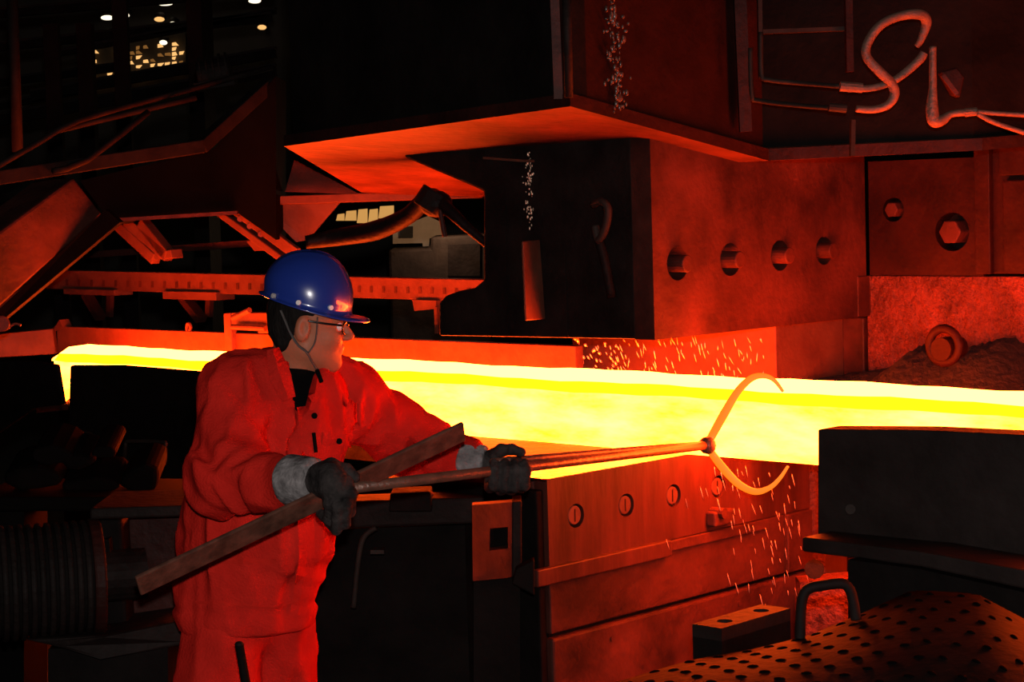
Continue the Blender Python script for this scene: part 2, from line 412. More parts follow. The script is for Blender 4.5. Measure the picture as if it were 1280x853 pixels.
M['rust_lit_side'] = mat('rusty_cheek_lit_side', (.009, .0022, .0016), (.021, .005, .0035), .6, 0, 4, .25, 24, spec=.1)
M['grease'] = mat('shiny_grease', (.02, .012, .01), (.12, .07, .05), .25, 0, 30)
ram()

# rear return of the crosshead: bright lip and the pale triangular gusset behind
def rear_lip():
    root = thing('crosshead_tie_bar', 'thin glowing red tie bar under the crosshead at left', 'tie bar', P(450, 248, 7.9))
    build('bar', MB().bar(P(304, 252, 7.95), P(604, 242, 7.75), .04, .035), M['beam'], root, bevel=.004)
    build('web', MB().prism([P(322, 254, 8.0), P(428, 250, 7.95), P(385, 300, 8.0), P(370, 303, 8.0)], (0, .03, 0)), M['beam'], root)
    build('web', MB().prism([P(356, 240, 8.0), P(368, 200, 8.0), P(450, 243, 7.95)], (0, .03, 0)), M['rust'], root)
rear_lip()

# ================================================================== RIGHT SIDE OF PRESS
def guide_block():
    root = thing('guide_block', 'dark red guide block with two round bolt pockets beside upper die', 'guide block', W(.12, 1.05, 1.576))
    u0, u1 = -.074, .350
    hs = [(.095, .215, .040), (.313, .140, .062)]
    build('face_plate', MB().holed(W(u0, 1.0, 1.576), UD, (0, 0, 1), VD, u1 - u0, .375, hs, .07), M['rust_mid'], root)
    build('body', MB().box(u0, u1, 1.07, 1.5, 1.576, 1.95), M['dark'], root)
    for ca, cb, r in hs:
        u, z = u0 + ca, 1.576 + cb
        build('bolt', MB().cyl(W(u - .0, 1.07, z), W(u, .985, z), r * .66, 6), M['rust'], root, bevel=.004)
guide_block()
def column():
    root = thing('press_column', 'dark red press column standing at the right edge', 'column', W(.6, 1.2, 0))
    u0 = .352
    build('shaft', MB().box(u0, 1.3, .97, 1.6, 1.583, 3.2), M['rust_mid'], root, bevel=.006)
    build('edge_strip', MB().box(u0, u0 + .055, .945, .97, 1.583, 3.2), M['rust_mid'], root, bevel=.004)
    build('cover_plate', MB().box(u0 + .10, u0 + .8, .945, .97, 1.585, 1.875), M['rust_mid'], root, bevel=.004)
    build('cover_plate', MB().box(u0 + .085, u0 + .8, .950, .97, 1.89, 2.20), M['rust_mid'], root, bevel=.004)
    build('cover_plate', MB().box(u0 + .085, u0 + .8, .950, .97, 2.215, 2.9), M['rust_mid'], root, bevel=.004)
column()
def rear_wall():
    root = thing('die_backing_block', 'rough red scaled backing block behind the billet at right', 'steel block', W(.4, 1.1, 0))
    build('left_face', MB().box(-.19, US - .011, .982, 1.5, 0, 1.436), M['rust'], root, bevel=.006)
    build('right_face', MB().box(US - .01, 1.6, 1.00, 1.5, 0, 1.574), M['rough'], root, bevel=.004)
    build('ledge', MB().box(-.16, 1.6, .66, 1.0, 1.0, 1.235), M['rust'], root, bevel=.01)
    t2 = thing('rear_slide', 'orange lit slide block under the upper die behind the spray', 'steel block', W(-1, 1.2, 0))
    build('block', MB().box(-1.05, -.17, .60, .98, 0, 1.437), M['beam'], t2, bevel=.004)
rear_wall()
def heap():
    # heap of loose scale on the ledge
    nx, ny = 90, 22; mb = MB(); vs = []
    prof = [(-.25, .0), (-.1, .012), (.02, .03), (.10, .05), (.17, .115), (.25, .10), (.33, .105), (.40, .13), (.47, .145), (.53, .10), (.60, .045), (.70, .025), (.9, .02)]
    xs = [q[0] for q in prof]; hs = [q[1] for q in prof]
    for i in range(nx + 1):
        u = -.25 + 1.15 * i / nx; h = np.interp(u, xs, hs)
        for j in range(ny + 1):
            s = j / ny; v = .67 + .32 * s
            k = math.sin(math.pi * min(1, s * 1.25) * .5) if s < .8 else 1
            r = (rng.random() - .5) * .018 * (h > .01)
            vs.append(W(u, v, 1.2365 + max(0, h * k + r * k)))
    fs = [(i * (ny + 1) + j, (i + 1) * (ny + 1) + j, (i + 1) * (ny + 1) + j + 1, i * (ny + 1) + j + 1) for i in range(nx) for j in range(ny)]
    mb.add(vs, fs)
    o = build('scale_heap', mb, M['scale'], None, smooth=True)
    tag(o, 'black heap of loose scale on the ledge behind the billet', 'scale', kind='stuff')
    r = thing('lifting_ring', 'rusty lifting ring half buried in the scale heap', 'ring', W(.375, .70, 1.30))
    pts = [W(.375 + .052 * math.cos(t), .72, 1.375 + .052 * math.sin(t)) for t in np.linspace(0, 2 * math.pi, 16, endpoint=False)]
    build('ring', MB().tube(pts, .014, 8, closed=True, smooth=2), M['rust_mid'], r, smooth=True)
    build('stub', MB().cyl(W(.375, .80, 1.365), W(.375, .70, 1.365), .036, 14), M['rust_mid'], r)
heap()
def rear_plate():
    root = thing('guide_plate', 'long orange lit guide plate standing behind the billet', 'plate', W(-2, .36, 0))
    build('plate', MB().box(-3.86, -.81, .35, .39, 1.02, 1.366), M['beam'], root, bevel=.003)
    build('foot', MB().box(-3.8, -.82, .39, .58, .9, 1.02), M['dark'], root)
    build('end_lug', MB().prism([W(*onV(x, y, .34)) for x, y in ((63, 412), (70, 407), (74, 400), (78, 409), (70, 414))], VD * .05), M['beam'], root)
    c = thing('plate_clamp', 'small square screw clamp on the guide plate behind the shoulder', 'clamp', W(-2.55, .37, 1.36))
    def fv(x, y, v=.33): return W(*onV(x, y, v))
    build('upright', MB().prism([fv(279, 392), fv(288, 391), fv(290, 440), fv(281, 440)], VD * .03), M['beam'], c, bevel=.004)
    build('jaw', MB().prism([fv(289, 391), fv(335, 391), fv(335, 417), fv(322, 417), fv(322, 412), (fv(289, 411))], VD * .05), M['beam'], c, bevel=.004)
    build('screw', MB().cyl(fv(291, 398, .30), fv(312, 388, .30), .012, 10), M['beam'], c)
    build('screw', MB().cyl(fv(290, 409, .31), fv(332, 411, .31), .011, 10), M['beam'], c)
    rr = thing('ring_bolt', 'small ring standing on the guide plate near the clamp', 'ring', fv(236, 417, .36))
    ce = np.array(fv(236, 410, .36)); e2 = np.array(fv(240, 410, .36)) - ce
    pts = [ce + nrm(e2) * .012 * math.cos(t) + np.array([0, 0, .018 * math.sin(t)]) for t in np.linspace(0, 2 * math.pi, 12, endpoint=False)]
    build('ring', MB().tube(pts, .008, 6, closed=True, smooth=0), M['beam'], rr, smooth=True)
rear_plate()
def far_left_plate():
    o = build('side_rail', MB().prism([P(-15, 419, 8.6), P(66, 411, 8.7), P(70, 443, 8.7), P(-15, 448, 8.6)], (0, .05, 0)), M['beam'], None, bevel=.004)
    tag(o, 'dull red rail end left of the billet tip', 'rail')
far_left_plate()

# ================================================================== LEFT TRUSS AND GANTRY
def fv1(x, y, v=.55): return W(*onV(x, y, v))
def truss():
    root = thing('slotted_beam', 'long bright red slotted beam running behind the blue helmet', 'beam', fv1(330, 372))
    q0 = onV(64, 350, .55); q1 = onV(606, 363, .55)
    a = [fv1(78, 338), fv1(606, 350), fv1(606, 372), fv1(590, 377), fv1(52, 361)]
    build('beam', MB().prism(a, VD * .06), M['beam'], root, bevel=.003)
    for i in range(34):
        x = 84 + i * 15.2; t = (x - 78) / 528
        m = MB().prism([fv1(x - 1.6, 349 + 12 * t, .548), fv1(x + 1.6, 349 + 12 * t, .548), fv1(x + 1.6, 357 + 12 * t, .548), fv1(x - 1.6, 357 + 12 * t, .548)], -VD * .001)
        build('slot', m, M['rust'], root)
    for x0, x1, yt, yb in ((79, 143, 361, 370), (203, 270, 364, 376)):
        br = build('bracket', MB().prism([fv1(x0, yt, .53), fv1(x1, yt + 1.5, .53), fv1(x1, yb, .53), fv1(x0, yb - 2, .53)], VD * .10), M['beam'], root, bevel=.003)
    for a_, b_, wd in (((108, 368), (126, 398), .045), ((138, 368), (137, 396), .02), ((230, 372), (252, 400), .05), ((262, 374), (261, 396), .02)):
        build('brace', MB().bar(fv1(*a_, .58), fv1(*b_, .58), .03, wd, VD), M['rust'], root)
    build('hanger', MB().prism([fv1(515, 375, .53), fv1(545, 376, .53), fv1(545, 386, .53), fv1(518, 389, .53)], VD * .05), M['beam'], root)
    build('hanger_rod', MB().bar(fv1(546, 384, .53), fv1(547, 417, .53), .015, .015, VD), M['beam'], root)
    t = thing('rear_rail', 'thin red rail above the slotted beam', 'rail', fv1(200, 314, .75))
    build('rail', MB().bar(fv1(95, 320, .75), fv1(318, 304, .75), .04, .03), M['rust'], t, bevel=.003)
    s = thing('diagonal_strut', 'twin channel strut hanging under the gantry, red lit', 'strut', fv1(215, 325, .50))
    for a_, b_ in (((146, 278), (196, 324)), ((160, 276), (212, 320)), ((178, 278), (210, 318))):
        build('channel', MB().bar(fv1(*a_, .50), fv1(*b_, .50), .05, .045, VD), M['beam'], s, bevel=.004)
    build('foot_plate', MB().prism([fv1(188, 318, .48), fv1(213, 312, .48), fv1(215, 323, .48), fv1(194, 325, .48)], VD * .06), M['beam'], s, bevel=.003)
    s = thing('angle_strut', 'red angle iron strut slanting down to the helmet', 'strut', fv1(365, 322, .50))
    build('flange', MB().bar(fv1(283, 266, .50), fv1(368, 328, .50), .03, .09, VD), M['beam'], s, bevel=.004)
    build('web', MB().bar(fv1(296, 262, .47), fv1(372, 318, .47), .05, .02, VD), M['beam'], s, bevel=.003)
    for x, y in ((300, 274), (312, 283), (326, 293)):
        build('rivet', MB().cyl(fv1(x, y, .50), fv1(x, y, .46), .012, 8), M['beam'], s)
    build('clip', MB().prism([fv1(308, 302, .48), fv1(320, 300, .48), fv1(330, 312, .48), fv1(318, 314, .48)], VD * .05), M['beam'], s)
truss()
M['soot'] = mat('sooty_walkway_steel', (.007, .0048, .004), (.016, .011, .0095), .7, 0, 8, .15, spec=.06)
def gantry():
    root = thing('sloping_gantry', 'black sloping gantry housing at upper left', 'gantry', P(150, 300, 7.3))
    body = [(-40, 300), (-40, 425), (30, 372), (143, 277), (150, 275), (296, 267), (300, 262), (345, 262), (345, 92), (262, 180), (120, 225), (96, 220), (20, 266)]
    b = [(10, 262), (96, 222), (143, 278), (150, 276), (296, 266), (345, 262), (345, 95), (265, 188), (100, 222)]
    build('housing', MB().prism([P(x, y, 7.75) for x, y in [(100, 226), (140, 281), (150, 277), (298, 267), (345, 300), (345, 95), (268, 186)]], (0, .35, 0)), M['deep_black'], root)
    # sloping side girder whose flank catches the glow
    gp = lambda x, y, u=-2.7: W(*onU(x, y, u))
    g = [gp(-20, 304), gp(92, 222), gp(128, 268), gp(-20, 402)]
    build('girder_flank', MB().prism(g, -UD * .25), M['rust'], root, bevel=.01)
    build('lower_lip', MB().bar(P(-10, 392, 7.6), P(143, 277, 7.72), .03, .02), M['rust'], root)
    build('lower_lip', MB().bar(P(146, 275, 7.72), P(297, 266, 7.72), .03, .014), M['rust'], root)
    build('cover', MB().prism([P(132, 262, 7.5), P(150, 278, 7.5), P(-20, 420, 7.3), P(-20, 404, 7.3)], (0, .08, 0)), M['deep_black'], root)
    # walkway kerbs and hand rails
    r = thing('gantry_walkway', 'brown steel walkway kerb with pipe handrails at upper left', 'walkway', P(120, 215, 7.2))
    build('kerb', MB().bar(P(-20, 225, 7.0), P(252, 183, 7.5), .05, .05), M['soot'], r, bevel=.004)
    build('kerb', MB().bar(P(250, 184, 7.5), P(338, 104, 7.8), .05, .05), M['soot'], r, bevel=.004)
    for pts, rad in (([(-10, 212, 7.2), (52, 176, 7.3), (100, 150, 7.4), (215, 118, 7.8), (340, 84, 8)], .011),
                     ([(66, 214, 7.1), (110, 200, 7.2), (185, 140, 7.4)], .012), ([(60, 166, 7.6), (160, 142, 7.7), (245, 122, 7.8)], .012)):
        build('handrail', MB().tube([P(*q) for q in pts], rad, 8, smooth=2), M['soot'], r, smooth=True)
    m = thing('gantry_motor', 'small dark motor perched on the gantry', 'motor', P(270, 100, 8.0))
    build('casing', MB().cyl(P(248, 96, 8.0), P(288, 88, 8.0), .055, 18), M['dark'], m, bevel=.006)
    for k in range(5):
        x = 252 + k * 8
        build('fin', MB().cyl(P(x, 91.2 - k * 1.6, 8.0), P(x + 2, 90.8 - k * 1.6, 8.0), .062, 18), M['soot'], m)
    build('base', MB().bar(P(245, 110, 8.0), P(295, 102, 8.0), .1, .03), M['dark'], m)
gantry()
def hall():
    # roof and gallery steel behind, with the lights seen through it
    beams = [((-10, 18, 12), (345, -12, 12), .10), ((-10, 60, 12), (340, 22, 12), .10), ((60, 70, 12), (345, 14, 12), .06), ((40, 120, 12), (345, 66, 12), .12), ((0, 150, 12), (345, 88, 12), .14),
             ((-10, 105, 12.5), (150, 84, 12.5), .09), ((-10, 135, 12.5), (110, 112, 12.5), .08)]
    for i, (a, b, h) in enumerate(beams):
        nm = ['topmost', 'second', 'thin slanting', 'deep', 'lowest', 'short upper', 'short lower'][i]
        r = thing('roof_girder', f'{nm} dark girder crossing the lit hall at upper left', 'girder', P(*a), 'girders of the hall')
        build('web', MB().bar(P(*a), P(*b), .06, h * .5), M['black'], r)
        build('flange', MB().bar(P(a[0], a[1] - h * 52, a[2]), P(b[0], b[1] - h * 52, b[2]), .10, .015), M['dark'], r)
    for i, (x0, y0, x1, y1, wd, m) in enumerate([(15, -5, 22, 190, .05, 'soot'), (149, -10, 153, 110, .06, 'black'), (106, 30, 108, 120, .10, 'black'), (248, -20, 252, 120, .42, 'black'), (64, 30, 66, 110, .06, 'black')]):
        lb = ['slim brown pipe post at the far upper left', 'black post in front of the lit hall window', 'black stanchion left of the lit hall window', 'broad black hall column right of the lit window', 'thin black post near the brown pipe'][i]
        r = thing('hall_post', lb, 'post', P(x1, y1, 11 if i else 8), 'posts of the hall')
        if i == 0: build('pipe', MB().tube([P(x0, y0, 8), P(x1, y1, 8)], .022, 10, smooth=0), M[m], r, smooth=True)
        else:
            tp = P(x0, y0, 11); bt = P(x1, y1, 11) * (1, 1, 0)
            build('shaft', MB().bar(tp, bt, .08, wd, (0, 1, 0)), M[m], r)
    # lamps
    for i, (x, y, rx, lb) in enumerate([(207, 4, 13, 'brightest oval hall lamp at the top of the picture'), (157, 19, 7, 'hall lamp beside the black post'), (200, 24, 8, 'dimmer hall lamp below the brightest one'),
                                   (135, 22, 10, 'hall lamp left of the black post'), (319, 1, 10, 'hall lamp near the ram at the top edge'), (205, 53, 6, 'small hall lamp under the slanting girder'),
                                   (135, 45, 9, 'small hall lamp left of the slanting girder'), (328, 34, 7, 'hall lamp right of the broad column'), (66, 110, 4, 'lone orange hall lamp above the handrail'), (217, 30, 6, 'hall lamp close to the broad column')]):
        c = P(x, y, 21.7); s = 21.7 / F_PX
        t = thing('hall_lamp', lb, 'lamp', c, 'lamps in the hall')
        build('shade', MB().ellipsoid(c + np.array([0, .02, .03]), [(rx * s, 0, 0), (0, .10, 0), (0, 0, .05)], 12), M['dark'], t, smooth=True)
        build('arm', MB().bar(c + np.array([0, 0, .03]), c + np.array([0, .3, .06]), .03, .03), M['dark'], t)
        build('glass', MB().ellipsoid(c + np.array([0, -.04, -.005]), [(rx * s * .8, 0, 0), (0, .09, 0), (0, 0, .026)], 12), M['lamp'] if i not in (2, 7, 8) else M['win'], t, smooth=True)
    # gallery window with odd lit panes
    wnd = thing('window_1', None, None, P(170, 80, 21.9), kind='structure')
    k = 0
    for x in range(116, 226, 9):
        for y in range(58, 98, 6):
            if abs(x - 151) < 6 or random.random() < .45: continue
            yy = y - (x - 170) * .10
            q = [P(x, yy, 21.9), P(x + random.uniform(3, 8), yy - .8, 21.9), P(x + random.uniform(3, 8), yy + 3.2, 21.9), P(x, yy + random.uniform(2.5, 4.5), 21.9)]
            build('pane', MB().prism(q, (0, .03, 0)), M['win'] if random.random() < .6 else M['pane_dim'], wnd); k += 1
    build('window_frame', MB().prism([P(105, 100, 21.95), P(105, 45, 21.95), P(232, 40, 21.95), P(232, 92, 21.95)], (0, .04, 0)), M['hall'], wnd)
    # far bright opening and boards seen between crosshead and beam
    w2 = thing('window_2', None, None, P(450, 268, 14), kind='structure')
    for x0, x1, yt, yb in ((420, 430, 268, 276), (431, 445, 264, 276), (446, 459, 262, 279), (460, 472, 262, 279), (473, 492, 258, 273)):
        build('pane', MB().prism([P(x0, yb, 14), P(x0 + 2, yt, 14), P(x1, yt - 1, 14), P(x1, yb, 14)], (0, .04, 0)), M['pane_far'], w2)
    bo = thing('wall_board', 'pale board on the far wall beneath the draped hose', 'board', P(520, 305, 14))
    build('board', MB().prism([P(491, 305, 14), P(491, 287, 14), P(535, 270, 14), P(556, 280, 14), P(560, 300, 14), P(537, 298, 14), P(536, 312, 14), P(529, 312, 14), P(528, 304, 14)], (0, .05, 0)), M['board'], bo)
    build('dark_patch', MB().prism([P(500, 297, 13.95), P(500, 284, 13.95), P(516, 283, 13.95), P(516, 297, 13.95)], (0, .04, 0)), M['hall'], bo)
    pl = thing('added_board_lamp', 'small dark pendant lamp added to light the far board', 'lamp', P(560, 262, 12.75))  # lamp added here to brighten the far board
    build('shade', MB().cyl(P(560, 262, 12.6), P(560, 254, 12.6), .10, 14, .03), M['dark'], pl)
    build('cord', MB().bar(P(560, 254, 12.6), P(560, 254, 12.6) + (0, 0, 4), .01, .01, (0, 1, 0)), M['dark'], pl)
    l_ = bpy.data.lights.new('added_board_light', 'POINT'); l_.energy = 12; l_.color = (1, .62, .36); l_.shadow_soft_size = .04
    lob = bpy.data.objects.new('added_board_light', l_); COL.objects.link(lob); lob.parent = pl; lob.location = (0, 0, -.06)
    lo_ = thing('far_machine', 'dim brown machine housing far behind the slotted beam', 'machine', P(540, 345, 13))
    build('casing', MB().prism([P(485, 352, 13) * (1, 1, 0), P(485, 312, 13), P(537, 310, 13), P(538, 296, 13), P(612, 292, 13), P(612, 352, 13) * (1, 1, 0)], (0, .5, 0)), M['brown'], lo_, bevel=.02)
    build('door', MB().prism([P(560, 345, 12.98), P(560, 306, 12.98), P(600, 305, 12.98), P(600, 345, 12.98)], (0, .03, 0)), M['dark'], lo_)
M['pane_dim'] = emis('dim_hall_pane', (.20, .085, .02))
M['pane_far'] = emis('far_lit_pane', (.60, .30, .08))
M['tread'] = mat('dark_tread_steel', (.0030, .0023, .0021), (.0068, .0052, .0048), .65, 0, 6, .12, 40, spec=.06)
M['board'] = mat('pale_far_board', (.55, .42, .30), (.7, .55, .4), .9)
hall()
def hoses():
    r = thing('draped_hose', 'thick black hose draped between the crosshead and the helmet', 'hose', P(540, 250, 6.6))
    build('hose', MB().tube([P(382, 303, 6.9), P(420, 297, 6.9), P(470, 288, 6.8), P(510, 270, 6.7), P(538, 246, 6.6), P(560, 262, 6.5), P(590, 290, 6.45), P(640, 330, 6.4)], [.022, .03, .034, .03, .03, .022, .015, .012], 12), M['rubber'], r, smooth=True)
    build('bundle', MB().ellipsoid(P(545, 255, 6.55), [(.055, 0, 0), (0, .05, 0), (0, 0, .045)], 14), M['rubber'], r, smooth=True)
    build('clamp', MB().cyl(P(532, 262, 6.55), P(546, 240, 6.55), .05, 12), M['dark'], r, bevel=.006)
    r2 = thing('hanging_cable', 'short cable hanging from the hose clamp', 'cable', P(552, 300, 6.5))
    build('cable', MB().tube([P(550, 262, 6.5), P(553, 280, 6.5), P(556, 296, 6.5)], .008, 8), M['rust'], r2, smooth=True)
    # pale looped hoses on the right of the ram
    h = thing('looped_hose', 'pale hydraulic hose twisted into a loop on the ram', 'hose', P(1120, 90, 5.5))
    yl = 5.55
    build('hose', MB().tube([P(x, y, yl + d) for x, y, d in ((1070, 136, .0), (1092, 137, .0), (1110, 131, .0), (1118, 118, 0), (1114, 104, -.01), (1100, 90, -.02), (1084, 72, -.02), (1084, 55, -.02), (1100, 32, -.02), (1125, 20, -.01), (1150, 18, 0), (1158, 28, .02), (1152, 48, .03), (1146, 58, .04))],
          [.010, .011, .012, .014, .014, .014, .013, .013, .013, .013, .015, .015, .011, .008], 10), M['hose'], h, smooth=True)
    build('crossing_hose', MB().tube([P(x, y, yl + .03) for x, y in ((1060, 111, ), (1090, 110), (1115, 102), (1135, 88), (1150, 74), (1155, 66))], [.010, .010, .011, .012, .013, .012], 10), M['hose'], h, smooth=True)
    build('coupling', MB().cyl(P(1050, 108, yl + .03), P(1078, 110, yl + .03), .014, 10), M['hose'], h)
    build('coupling', MB().cyl(P(1036, 134, yl + .0), P(1058, 136, yl + .0), .012, 10), M['brown'], h)
    build('pipe', MB().tube([P(951, 40, 5.75), P(952, 92, 5.75), P(962, 100, 5.74), P(1000, 104, 5.7), P(1050, 108, 5.6)], .007, 8), M['brown'], h, smooth=True)
    build('pipe', MB().tube([P(938, 60, 5.75), P(940, 118, 5.75), P(950, 126, 5.74), P(1000, 132, 5.65), P(1040, 135, 5.58)], .007, 8), M['brown'], h, smooth=True)
    g = thing('bent_hose', 'pale hose bent into an L beside the column', 'hose', P(1170, 120, 5.5))
    build('hose', MB().tube([P(x, y, 5.5) for x, y in ((1166, 58), (1166, 85), (1166, 110), (1165, 135), (1168, 151), (1178, 150), (1188, 143), (1202, 141), (1220, 140))], [.010, .010, .011, .017, .019, .015, .010, .010, .011], 10), M['hose'], g, smooth=True)
    build('coupling', MB().cyl(P(1206, 141, 5.5), P(1221, 139.5, 5.5), .012, 10), M['hose'], g)
    for pts in (((1222, 140), (1250, 142), (1300, 145)), ((1222, 142), (1245, 154), (1300, 172))):
        build('outlet_line', MB().tube([P(x, y, 5.48) for x, y in pts], .007, 8), M['hose'], g, smooth=True)
    b = thing('valve_block', 'dark valve fitting behind the bent hose', 'valve', P(1195, 110, 5.62))
    build('body', MB().prism([P(1176, 90, 5.62), P(1192, 118, 5.62), P(1200, 122, 5.62), P(1206, 96, 5.62), P(1196, 84, 5.62)], (0, .05, 0)), M['rust_mid'], b, bevel=.004)
    build('handle', MB().bar(P(1178, 94, 5.6), P(1196, 118, 5.6), .012, .012), M['rust'], b)
hoses()

# ================================================================== ROLLER TABLE HOUSINGS AND FOREGROUND
def left_low():
    f = lambda x, y, v=-.3: W(*onV(x, y, v))
    r = thing('table_housing', 'black roller table housing in front of the billet with two grab handles', 'housing', f(170, 640))
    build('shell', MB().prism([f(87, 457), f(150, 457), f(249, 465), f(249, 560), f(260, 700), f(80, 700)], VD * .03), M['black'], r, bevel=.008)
    build('stand', MB().box(-2.75, -2.1, -.28, -.25, 0, .75), M['deep_black'], r)
    hz = -.36
    for x0, x1, yt, yb in ((66, 114, 541, 567), (156, 207, 552, 580)):
        build('handle', MB().tube([f(x0, yb, hz + .06), f(x0 + 1, yt + 6, hz), f(x0 + 5, yt, hz), f(x1 - 4, yt + 1, hz), f(x1, yt + 7, hz), f(x1, yb, hz + .06)], .007, 8, smooth=4), M['brown'], r, smooth=True)
    r2 = thing('end_housing', 'black housing block at the far left end of the billet', 'housing', f(30, 600))
    build('shell', MB().prism([f(-30, 452, -.35), f(40, 452, -.35), f(70, 456, -.35), f(78, 505, -.35), f(40, 512, -.35), f(-30, 560, -.35)], VD * .02), M['black'], r2, bevel=.006)
    build('foot_plate', MB().prism([f(45, 510, -.38), f(78, 506, -.38), f(88, 497, -.2), f(85, 506, -.38)], (0, 0, -.02)), M['rust'], r2)
    r3 = thing('round_fitting', 'dull red round fitting at the left edge below the girder', 'fitting', P(2, 405, 7.3))
    build('disc', MB().cyl(P(-4, 405, 7.35), P(2, 405, 7.15), .03, 14), M['rust'], r3, bevel=.005)
    build('wire', MB().tube([P(8, 412, 7.2), P(18, 405, 7.2), P(26, 407, 7.2)], .005, 6), M['beam'], r3, smooth=True)
    # scrap pieces in front
    for i, (x, y, sx, sy, lb) in enumerate([(60, 570, 30, 14, 'dark scrap lump left of the grab handles'), (95, 578, 26, 12, 'dark scrap lump under the left grab handle'), (130, 566, 18, 10, 'small scrap lump between the grab handles'), (40, 600, 40, 16, 'flat scrap slab above the ribbed bellows'), (110, 610, 44, 14, 'long scrap slab above the ribbed bellows'), (176, 600, 30, 20, 'dark scrap lump below the right grab handle')]):
        mb = MB(); Y = 5.9; c = P(x, y, Y)
        n = 9
        lp = [P(x + sx * math.cos(t) * random.uniform(.7, 1.1), y + sy * math.sin(t) * random.uniform(.7, 1.1), Y) for t in np.linspace(0, 2 * math.pi, n, endpoint=False)]
        mb.prism(lp, (0, .18, .05))
        o = build('scrap_lump', mb, M['deep_black'], None, bevel=.015)
        tag(o, lb, 'scrap', 'scrap lumps at the left')
    s = thing('scrap_bench', 'black bench carrying scrap lumps at the left', 'bench', P(100, 800, 5.9))
    build('top', MB().prism([P(-30, 622, 5.75), P(230, 622, 5.75), P(230, 640, 5.75), P(-30, 640, 5.75)], (0, .4, 0)), M['deep_black'], s, bevel=.01)
    build('leg', MB().prism([P(-20, 640, 5.8), P(30, 640, 5.8), P(30, 1060, 5.8), P(-20, 1060, 5.8)], (0, .3, 0)), M['deep_black'], s)
    build('leg', MB().prism([P(170, 640, 5.8), P(220, 640, 5.8), P(220, 1060, 5.8), P(170, 1060, 5.8)], (0, .3, 0)), M['deep_black'], s)
    # ribbed bellows
    b = thing('ribbed_bellows', 'black ribbed cylinder lying at the lower left', 'bellows', P(60, 800, 4.9))
    c0 = P(-60, 735, 4.9); c1 = P(112, 722, 5.0); R = .145
    build('core', MB().cyl(c0, c1, R * .92, 36), M['black'], b)
    for k in range(15):
        q = c0 + (c1 - c0) * (k + .5) / 15; d = nrm(c1 - c0)
        build('rib', MB().cyl(q - d * .0075, q + d * .0075, R, 36), M['dark'], b, bevel=.005)
    build('end_ring', MB().cyl(c1, c1 + nrm(c1 - c0) * .03, R * 1.02, 36), M['rust_mid'], b, bevel=.006)
    build('shaft', MB().cyl(c1, c1 + nrm(c1 - c0) * .14, R * .45, 20), M['dark'], b)
    f2 = thing('bearing_frame', 'dark bearing frame between the bellows and the worker', 'frame', P(170, 820, 5.0))
    build('post', MB().prism([P(122, 650, 5.05), P(152, 650, 5.05), P(160, 800, 5.05), P(128, 800, 5.05)], (0, .25, 0)), M['black'], f2, bevel=.01)
    build('plate', MB().prism([P(153, 648, 5.15), P(235, 643, 5.15), P(230, 765, 5.15), P(163, 775, 5.15)], (0, .08, 0)), M['rust_mid'], f2, bevel=.008)
    build('top_bar', MB().prism([P(112, 636, 5.0), P(238, 632, 5.0), P(238, 646, 5.0), P(112, 650, 5.0)], (0, .3, 0)), M['dark'], f2, bevel=.006)
    build('sill', MB().prism([P(30, 800, 4.9), P(130, 795, 4.9), P(235, 775, 4.95), P(235, 806, 4.95), P(125, 826, 4.9), P(80, 812, 4.9)], (0, .4, 0)), M['dark'], f2, bevel=.008)
    build('clip', MB().prism([P(128, 676, 5.0), P(136, 674, 5.0), P(142, 734, 5.0), P(134, 738, 5.0)], (0, .04, 0)), M['black'], f2)
    build('stand', MB().prism([P(60, 812, 4.95), P(210, 806, 4.95), P(210, 1200, 4.95), P(60, 1200, 4.95)], (0, .3, 0)), M['black'], f2)
left_low()
